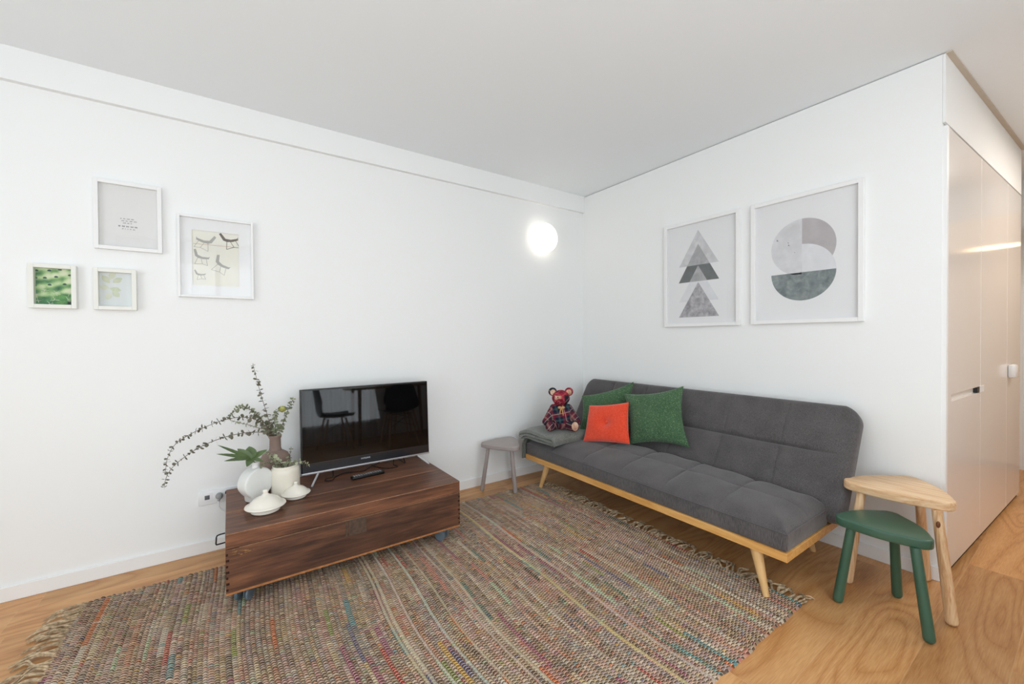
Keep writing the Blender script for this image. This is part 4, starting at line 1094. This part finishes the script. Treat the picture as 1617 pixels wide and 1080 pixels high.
# backrest, leaning back towards the wall
BL_, BW = 1.975, 0.615
bseams = [0.32 * k + 0.03 for k in range(1, 6)]
bseams = [BL_ * k / 6 for k in range(1, 6)]
VC = 0.335
def back_top(u, v, d):
    h = 0.100 - rnd_edge(d, 0.03) + 0.008 * np.clip(d / 0.12, 0, 1)
    fade = np.clip(d / 0.05, 0, 1)
    g = np.zeros_like(h)
    for s_ in bseams: g = np.maximum(g, 0.011 * np.exp(-np.abs(u - s_) / 0.010))
    g = np.maximum(g, 0.028 * np.exp(-np.abs(v - VC) / 0.012) * np.clip(np.minimum(u, BL_ - u) / 0.16 - 0.35, 0, 1))
    h -= g * fade
    h += 0.006 * np.sin(PI * np.clip(v / VC, 0, 1)) * fade + 0.004 * np.sin(PI * np.clip((v - VC) / (BW - VC), 0, 1)) * fade
    h += 0.002 * np.sin(u * 27 + 2) * np.sin(v * 19) * fade
    return h
V, Fq = pad(BL_, BW, back_top, lambda u, v, d: rnd_edge(d, 0.03), (0.05, 0.05, 0.095, 0.095), 170, 70, bseams, (VC,))
ex = np.array([0.492, 0, 0.871]); en = np.array([-0.871, 0, 0.492])
o0 = np.array([-0.424, -0.188, 0.295]) - en * 0.104
P3 = o0 + V[:, :1] * np.array([0, -1.0, 0]) + V[:, 1:2] * ex + V[:, 2:] * en
mk('backrest', (P3, Fq[:, ::-1]), m_sofa, sofa, smooth=True, angle=60)
fr = [bx(-0.860, -0.832, SY1 - 0.004, SY0 + 0.002, 0.216, 0.2535, 0.0015), bx(-0.832, -0.24, SY1 - 0.004, SY1 + 0.022, 0.216, 0.2535, 0.0015),
      bx(-0.832, -0.24, SY0 - 0.024, SY0 + 0.002, 0.216, 0.2535, 0.0015), bx(-0.24, -0.21, SY1 - 0.004, SY0 + 0.002, 0.216, 0.2535, 0.0015)]
for k in range(1, 6):
    y = SY0 - SL * k / 6; fr.append(bx(-0.832, -0.24, y - 0.02, y + 0.02, 0.23, 0.2525))
mk('base_frame', merge(*fr), m_beech, sofa, smooth=False, label='pale wooden base frame')
for top, foot, zf in (((-0.815, -1.955, 0.217), (-0.831, -2.008, 0), 0.011), ((-0.800, -0.425, 0.217), (-0.812, -0.345, 0), 0.011),
                  ((-0.24, -1.93, 0.217), (-0.172, -1.965, 0), 0.0), ((-0.24, -0.40, 0.217), (-0.18, -0.33, 0), 0.0)):
    mk('leg', leg(top, (foot[0], foot[1], zf), 0.026, 0.0135, 0.002, 24), m_beech_leg, sofa)

# ------------------------------------------------------------------ cushions
def pillow(TL, TR, BR, BL, th, mat, label, waist=0.06, seed=0, button=False, n=34, e=0.5, group=None):
    TL, TR, BR, BL = [np.array(q, float) for q in (TL, TR, BR, BL)]
    rr = random.Random(seed); ph = [rr.uniform(0, 6) for _ in range(6)]
    s = np.linspace(-1, 1, n); s = np.sin(s * PI / 2) * 0.5 + s * 0.5
    A, B = np.meshgrid(s, s, indexing='ij')
    a2 = A * (1 - waist * (1 - B ** 2)); b2 = B * (1 - waist * (1 - A ** 2))
    fu = (a2 + 1) / 2; fv = (b2 + 1) / 2
    base = (BL * (1 - fu)[..., None] + BR * fu[..., None]) * (1 - fv)[..., None] + (TL * (1 - fu)[..., None] + TR * fu[..., None]) * fv[..., None]
    nrm = np.cross(BR - BL, TL - BL); nrm = nrm / np.linalg.norm(nrm)
    prof = np.clip((1 - A ** 2) * (1 - B ** 2), 0, 1) ** e
    wr = 1 + 0.06 * np.sin(3 * A + ph[0]) * np.sin(4 * B + ph[1]) + 0.05 * np.sin(7 * A * B + ph[2])
    h = th * prof * wr + 0.0015
    hf = h.copy()
    if button:
        rad = np.sqrt(A ** 2 + B ** 2)
        hf = h - th * 1.0 * np.exp(-(rad / 0.24) ** 1.2) - th * 0.10 * np.exp(-np.abs(A - B * 0.15) / 0.06) * np.exp(-rad / 0.4) - th * 0.12 * np.exp(-np.abs(B) / 0.06) * np.exp(-rad / 0.5)
    front = base + nrm * hf[..., None]; back = base - nrm * h[..., None]
    V = np.concatenate([front.reshape(-1, 3), back.reshape(-1, 3)])
    N = n * n
    f1 = gridfaces(n, n); f2 = gridfaces(n, n, True) + N
    ring = [i * n for i in range(n)] + [(n - 1) * n + j for j in range(1, n)] + [i * n + n - 1 for i in range(n - 2, -1, -1)] + [j for j in range(n - 2, 0, -1)]
    rg = np.array(ring); r2 = np.roll(rg, -1)
    Fq = np.concatenate([f1, f2, np.stack([rg, rg + N, r2 + N, r2], 1)])
    c = base.reshape(-1, 3).mean(0); zmin = V[:, 2].min()
    t = thing('cushion', label, 'cushion', (c[0], c[1], zmin), group)
    body = mk('cushion_cover', (V, Fq), mat, t, smooth=True, angle=75)
    edge = [Vector(base.reshape(-1, 3)[i]) for i in ring] + [Vector(base.reshape(-1, 3)[ring[0]])]
    mk('seam', tube([p[:] for p in edge], 0.0026, 6, caps=False), mat, t)
    if button:
        p = base[n // 2, n // 2] + nrm * (th * 0.32)
        q = Vector(nrm).to_track_quat('Z', 'Y').to_matrix()
        mk('button', ball(p, (0.011, 0.011, 0.006), 14, q), mat, t)
    return t
pillow((-0.46, -0.455, 0.715), (-0.235, -0.79, 0.842), (-0.315, -0.84, 0.47), (-0.56, -0.50, 0.405), 0.05, m_green, 'green tweed cushion at the back, mostly hidden behind the orange one', seed=1, waist=0.12)
pillow((-0.375, -0.812, 0.765), (-0.255, -1.229, 0.852), (-0.370, -1.343, 0.474), (-0.465, -0.94, 0.425), 0.062, m_green, 'larger visible green tweed cushion, leaning on the sofa back at the right', seed=2, waist=0.135)
pillow((-0.535, -0.612, 0.664), (-0.455, -0.921, 0.720), (-0.535, -0.995, 0.448), (-0.615, -0.624, 0.402), 0.042, m_orange, 'orange-red velvet cushion with a central button', seed=3, button=True, waist=0.055, e=0.35)

# ------------------------------------------------------------------ folded blanket
def blanket():
    # folded section in the (y, z) plane, layers stacked; swept across x
    ya, yb = -0.155, -0.560
    th = 0.021
    base = [(yb + 0.03, 0.0), (ya + 0.01, 0.002)]
    path = []
    def lay(y0, y1, z, n=14):
        for k in range(n + 1):
            t = k / n; path.append((y0 + (y1 - y0) * t, z + 0.0025 * math.sin(t * 9 + z * 200)))
    def turn(yc, z0, z1, sg, n=6):
        r = (z1 - z0) / 2
        for k in range(1, n):
            a = -PI / 2 + PI * k / n; path.append((yc + sg * r * math.cos(a) * 1.1, z0 + r + r * math.sin(a)))
    zs = [0.0, 0.0, 0.026, 0.052]
    lay(ya, yb + 0.012, zs[1]); turn(yb + 0.012, zs[1], zs[2], -1)
    lay(yb + 0.012, ya - 0.004, zs[2]); turn(ya - 0.004, zs[2], zs[3], 1); lay(ya - 0.004, yb + 0.004, zs[3])
    for k in range(1, 7):  # top layer rolls down over the near edge
        a = PI / 2 * k / 6; path.append((yb + 0.004 - 0.022 * math.sin(a), zs[3] - 0.030 * (1 - math.cos(a)) ))
    for k in range(1, 4): path.append((yb - 0.018 + 0.002 * k, zs[3] - 0.030 - 0.008 * k))
    P = np.array(path); n = len(P)
    T = np.gradient(P, axis=0); T /= np.linalg.norm(T, axis=1)[:, None]; Nn = np.stack([-T[:, 1], T[:, 0]], 1)
    m = 2 * len(P); xs = np.concatenate([[-0.872, -0.869, -0.863, -0.855], np.linspace(-0.84, -0.44, 22)])
    hs = [0.003, 0.0068, 0.0090, 0.0100] + [0.0102] * 22
    V = []
    for i, x in enumerate(xs):
        t = i / (len(xs) - 1)
        wav = 0.004 * math.sin(x * 31)
        loop = np.concatenate([P + Nn * hs[i], (P - Nn * hs[i])[::-1]])
        # ends round off
        for (y, z) in loop:
            drop = 0.0
            k = max(0.0, 1 - t / 0.10); drop += 0.010 * k * k
            jit = (0.009 * math.sin(round(z / 0.026) * 2.4 + 1.0) - 0.004) * (1 - t)
            lift = 0.395 + 0.0 * t + 0.010 * min(1, t * 2) 
            yn = (y - ya) / (yb - ya)
            lift -= 0.030 * (1 - min(1, max(0, yn) / 0.25)) ** 1.5
            V.append((x + jit, y + wav + 0.05 * t * (1 - yn) - 0.0 * t, lift + z - drop * (0.6 + z * 6)))
    Fq = []
    for i in range(len(xs) - 1):
        for k in range(m):
            k2 = (k + 1) % m; Fq.append((i * m + k, (i + 1) * m + k, (i + 1) * m + k2, i * m + k2))
    # end caps as quad strips across the ribbon
    for base_, fl in ((0, False), ((len(xs) - 1) * m, True)):
        for k in range(n - 1):
            q = (base_ + k, base_ + k + 1, base_ + m - 2 - k, base_ + m - 1 - k)
            Fq.append(q if not fl else q[::-1])
    return np.array(V), Fq
bl = thing('folded_blanket', 'dark grey knitted blanket folded in layers on the far sofa end', 'blanket', (-0.65, -0.36, 0.40))
mk('blanket_fold', blanket(), m_blanket, bl, smooth=True, angle=70)
def drape():
    V = []; n = 14
    pts = catmull([(-0.78, -0.16, 0.385), (-0.80, -0.158, 0.375), (-0.822, -0.160, 0.34), (-0.826, -0.165, 0.29), (-0.828, -0.17, 0.215)], 5)
    for p in pts:
        for k in range(n + 1):
            t = k / n
            V.append((p.x + 0.008 * math.sin(t * 9) - 0.05 + 0.10 * t, -0.196 + 0.004 * math.sin(t * 14) + 0.010 * math.sin(PI * t), p.z - 0.012 * t))
    f = gridfaces(len(pts), n + 1)
    V = np.array(V); V2 = V + np.array([0, 0.010, 0]); N = len(V)
    ring = [i * (n + 1) for i in range(len(pts))] + [(len(pts) - 1) * (n + 1) + j for j in range(1, n + 1)] + [i * (n + 1) + n for i in range(len(pts) - 2, -1, -1)] + [j for j in range(n - 1, 0, -1)]
    rg = np.array(ring); r2 = np.roll(rg, -1)
    return np.concatenate([V, V2]), np.concatenate([f, f[:, ::-1] + N, np.stack([rg, rg + N, r2 + N, r2], 1)])
mk('hanging_corner', drape(), m_blanket, bl, smooth=True, angle=70)

# ------------------------------------------------------------------ plaid teddy bear
def plaid(name, ground, l1, l2, sc=0.66, rot=(0.2, 0.1, 0.3), ln=(226, 214, 200)):
    t = NT(name); o = t.map(t.obj(), (sc, sc, sc), rot=rot); s = t.sep(o)
    def bands(x, per, w, off=0.0):
        f = t.math('FRACT', t.math('ADD', t.math('MULTIPLY', x, per), off)); return t.math('LESS_THAN', f, w)
    hx = bands(s[0], 17, 0.42); hz = bands(s[2], 17, 0.42)
    gx = bands(s[0], 17, 0.16, 0.35); gz = bands(s[2], 17, 0.16, 0.35)
    wx = bands(s[0], 17, 0.05, 0.75); wz = bands(s[2], 17, 0.05, 0.75)
    c = t.mix(t.math('MULTIPLY', t.math('ADD', hx, hz), 0.48), srgb(*ground), srgb(*l1))
    c = t.mix(t.math('MULTIPLY', t.math('ADD', gx, gz), 0.42), c, srgb(*l2))
    c = t.mix(t.math('MULTIPLY', t.math('MAXIMUM', wx, wz), 0.4), c, srgb(*ln))
    n = t.noise(t.obj(), 500, 2)
    t.col(c); t.rough(0.95, 0.05); t.bump(n, 0.4, 0.001)
    return t.m
pl_body = plaid('plaid_navy_red', (36, 40, 58), (132, 42, 56), (70, 96, 96))
pl_red = plaid('plaid_red', (158, 48, 62), (120, 40, 60), (190, 90, 96), 0.8, (0.5, 0.4, 0.1), (206, 120, 110))
pl_dark = plaid('plaid_dark', (40, 36, 48), (92, 40, 52), (58, 70, 76), 0.75, (0.1, 0.6, 0.2))
pl_tan = plaid('plaid_tan', (206, 170, 142), (222, 196, 172), (176, 120, 104), 0.7, (0.3, 0.2, 0.5), (150, 80, 70))
pl_arm = plaid('plaid_maroon', (104, 44, 58), (52, 44, 58), (170, 130, 120), 0.8, (0.9, 0.3, 0.2))
BO = Vector((-0.665, -0.425, 0.478))
bang = math.radians(-112)     # facing direction in the room
BR_ = Matrix.Translation(BO) @ Matrix.Rotation(bang + PI / 2 - math.radians(16), 4, 'Z') @ Matrix.Scale(1.13, 4)   # local -y = bear's front
def bear_mesh(parts, voxel=0.0045, smooth_it=6):
    """ellipsoids -> one continuous plush surface; material by nearest part"""
    vf = merge(*[xf(p[0], BR_) for p in parts])
    me = bpy.data.meshes.new('tmp'); me.from_pydata([tuple(v) for v in vf[0]], [], vf[1]); me.update()
    o = bpy.data.objects.new('tmp', me); C.objects.link(o)
    md = o.modifiers.new('r', 'REMESH'); md.mode = 'VOXEL'; md.voxel_size = voxel
    ms = o.modifiers.new('s', 'SMOOTH'); ms.iterations = smooth_it; ms.factor = 0.5
    dg = bpy.context.evaluated_depsgraph_get()
    ev = o.evaluated_get(dg); m2 = ev.to_mesh()
    V = np.array([v.co[:] for v in m2.vertices]); Fs = [tuple(p.vertices) for p in m2.polygons]
    ev.to_mesh_clear(); bpy.data.objects.remove(o)
    return V, Fs
def E(c, r, M=None, n=24): return ball(c, r, n, M)
def limb(a, b, r0, r1):
    a = Vector(a); b = Vector(b)
    return merge(*[ball(a.lerp(b, t), r0 + (r1 - r0) * t, 18) for t in np.linspace(0, 1, 9)])
bp_ = [
    (E((0, 0.0, 0.072), (0.072, 0.060, 0.085)), 0), (E((0, 0.004, 0.128), (0.052, 0.046, 0.048)), 0),            # torso
    (E((0, -0.008, 0.212), (0.063, 0.056, 0.055)), 1), (E((0, -0.050, 0.196), (0.030, 0.030, 0.027)), 1),        # head, muzzle
    (E((0, -0.02, 0.23), (0.045, 0.04, 0.035)), 1),
    (limb((-0.052, -0.002, 0.142), (-0.106, -0.045, 0.050), 0.026, 0.027), 2), (limb((0.052, -0.002, 0.142), (0.108, -0.035, 0.056), 0.026, 0.027), 2),
    (limb((-0.042, -0.04, 0.030), (-0.080, -0.120, 0.030), 0.034, 0.030), 3), (limb((0.042, -0.04, 0.030), (0.082, -0.115, 0.030), 0.034, 0.030), 3),
    (E((-0.083, -0.128, 0.038), (0.030, 0.022, 0.038)), 3), (E((0.086, -0.122, 0.038), (0.030, 0.022, 0.038)), 3)]
BV, BF = bear_mesh(bp_)
inv = BR_.inverted()
loc = np.c_[BV, np.ones(len(BV))] @ np.array(inv).T
fmb = []
for f in BF:
    p = loc[list(f), :3].mean(0)
    if p[2] > 0.163:
        fmb.append(5 if (p[2] > 0.205 and p[2] < 0.232 and -0.045 < p[0] < 0.0 and p[1] < -0.035 and not (abs(p[0]) < 0.028 and p[2] < 0.214)) else (1 if (p[0] < 0.022 or p[2] > 0.236) else 2))     # red patchwork head, dark cheek
    elif p[1] < -0.075 and p[2] < 0.08: fmb.append(3 if p[0] < 0 else 2)
    elif abs(p[0]) > 0.062 and p[2] > 0.05: fmb.append(4)
    elif p[2] < 0.04: fmb.append(4)
    else: fmb.append(0)
bear = thing('teddy_bear', 'patchwork plaid teddy bear sitting on the folded grey blanket', 'teddy bear', tuple(BO))
mk('plush_body', (BV, BF), [pl_body, pl_red, pl_dark, pl_dark, pl_arm, pl_tan], bear, smooth=True, angle=180, fm=fmb)
for sx in (-1, 1):
    ear = mk('ear', xf(merge(ball((sx * 0.057, 0.0, 0.253), (0.030, 0.013, 0.030), 20)), BR_), pl_red if sx > 0 else pl_dark, bear)
    mk('inner_ear', xf(ball((sx * 0.055, -0.010, 0.250), (0.020, 0.006, 0.021), 16), BR_), pl_tan, ear, label='pale inner ear')
    mk('foot_pad', xf(ball((sx * 0.0845, -0.146, 0.040), (0.023, 0.008, 0.031), 18), BR_), pl_arm if sx < 0 else pl_tan, bear, label='pale plaid foot pad' if sx > 0 else 'maroon plaid foot pad')
    mk('eye', xf(ball((sx * 0.024, -0.058, 0.222), 0.0045, 12), BR_), m_black, bear)
mk('nose', xf(ball((0, -0.080, 0.203), (0.011, 0.006, 0.009), 14), BR_), plain('nose_wine_felt', (120, 26, 40), 0.8, 0.1), bear)
pw = [xf(ball((sx * 0.034, -0.046, 0.216), (0.016, 0.008, 0.014), 14), BR_) for sx in (-1, 1)]
rb = [xf(ball((-0.012, -0.047, 0.150), (0.013, 0.007, 0.009), 12), BR_), xf(ball((0.012, -0.047, 0.150), (0.013, 0.007, 0.009), 12), BR_), xf(ball((0, -0.050, 0.150), (0.005, 0.005, 0.006), 10), BR_),
      xf(tube([(0.002, -0.050, 0.148), (0.008, -0.060, 0.125), (0.012, -0.064, 0.098)], [0.004, 0.0035, 0.003], 8), BR_), xf(tube([(-0.002, -0.050, 0.148), (-0.008, -0.058, 0.128), (-0.010, -0.062, 0.112)], [0.004, 0.0035, 0.003], 8), BR_)]
mk('ribbon', merge(*rb), plain('gold_ribbon', (204, 160, 108), 0.6, 0.3, var=0.1, vscale=80), bear, label='small golden ribbon')

# ------------------------------------------------------------------ stools
def ccw(p):
    a = sum(p[i][0] * p[(i + 1) % 3][1] - p[(i + 1) % 3][0] * p[i][1] for i in range(3)); return p if a > 0 else p[::-1]
def stool(label, corners, ztop, thick, feet, mtop, mleg, r0=0.017, r1=0.0195, rc=0.045, bow=0.018, inset=0.30, bev=0.008, zf=(0, 0, 0), group='small triangular stools'):
    corners = ccw(corners); cx = sum(p[0] for p in corners) / 3; cy = sum(p[1] for p in corners) / 3
    t = thing('triangular_stool', label, 'stool', (cx, cy, 0), group)
    V, Fc = prism(round_poly(corners, rc, 9, bow), ztop - thick, ztop, bev, 4)
    mk('seat', (V, Fc), mtop, t, smooth=True, angle=35)
    for (fx, fy), z in zip(feet, zf):
        tx, ty = fx + (cx - fx) * inset, fy + (cy - fy) * inset
        l = mk('leg', leg((tx, ty, ztop - thick + 0.002), (fx, fy, z), r0, r1, 0.016), mleg, t)
    return t, corners
stool('low dark green triangular stool in front of the pale wooden one', [(-0.585, -2.145), (-0.560, -2.535), (-0.265, -2.315)], 0.378, 0.040, [(-0.591, -2.200), (-0.330, -2.345), (-0.601, -2.497)], m_greenp, m_greenp)
t_, _ = stool('taller pale pine triangular stool by the wall end', [(-0.370, -2.105), (-0.335, -2.560), (0.03, -2.325)], 0.487, 0.042, [(-0.378, -2.175), (-0.045, -2.388), (-0.392, -2.527)], m_pine, m_pine_leg, r0=0.0175, r1=0.021, inset=0.27, rc=0.05, bow=0.02)
stool('taupe grey triangular stool between the television chest and the sofa', [(-1.245, -0.075), (-1.040, -0.405), (-0.865, -0.045)], 0.372, 0.036, [(-1.219, -0.122), (-1.052, -0.340), (-0.895, -0.095)], m_greyp, m_greyp, r0=0.014, r1=0.0165, zf=(0, 0.012, 0), bow=0.012)
# knot on the right front pine leg
kn = bpy.data.objects['triangular_stool.001']
mk('knot', ball((-0.388, -2.484, 0.400), (0.012, 0.007, 0.014), 14), m_knot, [c for c in kn.children if c.name.startswith('leg')][2], label='dark brown knot in the pine')

# ------------------------------------------------------------------ dining table and chairs (behind the camera, mirrored in the television)
m_table = wood('table_oak', [srgb(150, 116, 82), srgb(178, 142, 104), srgb(196, 160, 122)], 0, 1, 0.4, 5)
dt = thing('dining_table', 'rectangular wooden dining table mirrored in the television screen', 'table', (-0.85, -3.72, 0))
mk('table_top', bx(-1.45, -0.15, -4.02, -3.42, 0.78, 0.81, 0.004), m_table, dt, smooth=False)
for lx in (-1.32, -0.28):
    for ly in (-3.92, -3.52):
        mk('leg', leg((lx, ly, 0.781), (lx + (0.02 if lx > -1 else -0.02), ly, 0), 0.026, 0.02, 0.003), m_table, dt)
def dining_chair(label, x, y, a):
    M = Matrix.Translation((x, y, 0)) @ Matrix.Rotation(a, 4, 'Z')
    t = thing('dining_chair', label, 'chair', (x, y, 0), 'dark shell dining chairs')
    nu, nv = 19, 25; V = []
    for i in range(nu):
        s = -1 + 2 * i / (nu - 1)
        for j in range(nv):
            v = j / (nv - 1)
            # side profile: front lip, seat, back
            if v < 0.45:
                q = v / 0.45; yy = -0.22 + 0.38 * q; zz = 0.455 - 0.02 * math.sin(PI * q) - 0.015 * (1 - q) ** 6
                nx_, nz = 0, 1
            else:
                q = (v - 0.45) / 0.55; a_ = min(1, q / 0.35)
                yy = 0.16 + 0.055 * math.sin(a_ * PI / 2) + 0.05 * q; zz = 0.455 + 0.055 * (1 - math.cos(a_ * PI / 2)) + 0.36 * max(0, q - 0.12)
            w = 0.23 * (1 - 0.25 * max(0, v - 0.6) / 0.4 * abs(1)) * (0.93 + 0.07 * math.sin(PI * v))
            if v > 0.9: w *= math.sqrt(max(0.05, 1 - ((v - 0.9) / 0.1) ** 2 * 0.55))
            curl = s * s
            V.append((s * w, yy - 0.05 * curl * (v > 0.45) * min(1, (v - 0.45) * 4), zz + 0.055 * curl * (1 - 0.8 * max(0, v - 0.5) * 2)))
    V = np.array(V); f = gridfaces(nu, nv); N = len(V)
    V2 = V + np.array([0, 0.004, -0.006])
    ring = [i * nv for i in range(nu)] + [(nu - 1) * nv + j for j in range(1, nv)] + [i * nv + nv - 1 for i in range(nu - 2, -1, -1)] + [j for j in range(nv - 2, 0, -1)]
    rg = np.array(ring); r2 = np.roll(rg, -1)
    mk('shell', xf((np.concatenate([V, V2]), np.concatenate([f, f[:, ::-1] + N, np.stack([rg, rg + N, r2 + N, r2], 1)])), M), m_navy, t, smooth=True, angle=60)
    for sx in (-1, 1):
        for sy in (-1, 1):
            mk('leg', xf(leg((sx * 0.13, sy * 0.11, 0.43), (sx * 0.21, 0.01 + sy * 0.20, 0), 0.014, 0.010, 0.003), M), m_pine_leg, t)
    wires = [tube([(-0.13, -0.11, 0.425), (0.13, -0.11, 0.425)], 0.004, 6), tube([(-0.13, 0.11, 0.425), (0.13, 0.11, 0.425)], 0.004, 6),
             tube([(-0.15, -0.12, 0.36), (0.17, 0.15, 0.25)], 0.003, 6), tube([(0.15, -0.12, 0.36), (-0.17, 0.15, 0.25)], 0.003, 6)]
    mk('wire_brace', xf(merge(*wires), M), m_blackm, t)
    return t
dining_chair('dark shell chair at the near end of the dining table, seen side-on in the screen', -1.66, -3.50, PI / 2)
dining_chair('dark shell chair at the dining table with its back to the television', -0.90, -3.17, 0)
dining_chair('dark shell chair on the window side of the dining table', -0.55, -4.0, PI)
dining_chair('dark shell chair at the hallway end of the dining table', 0.12, -3.60, -PI / 2)
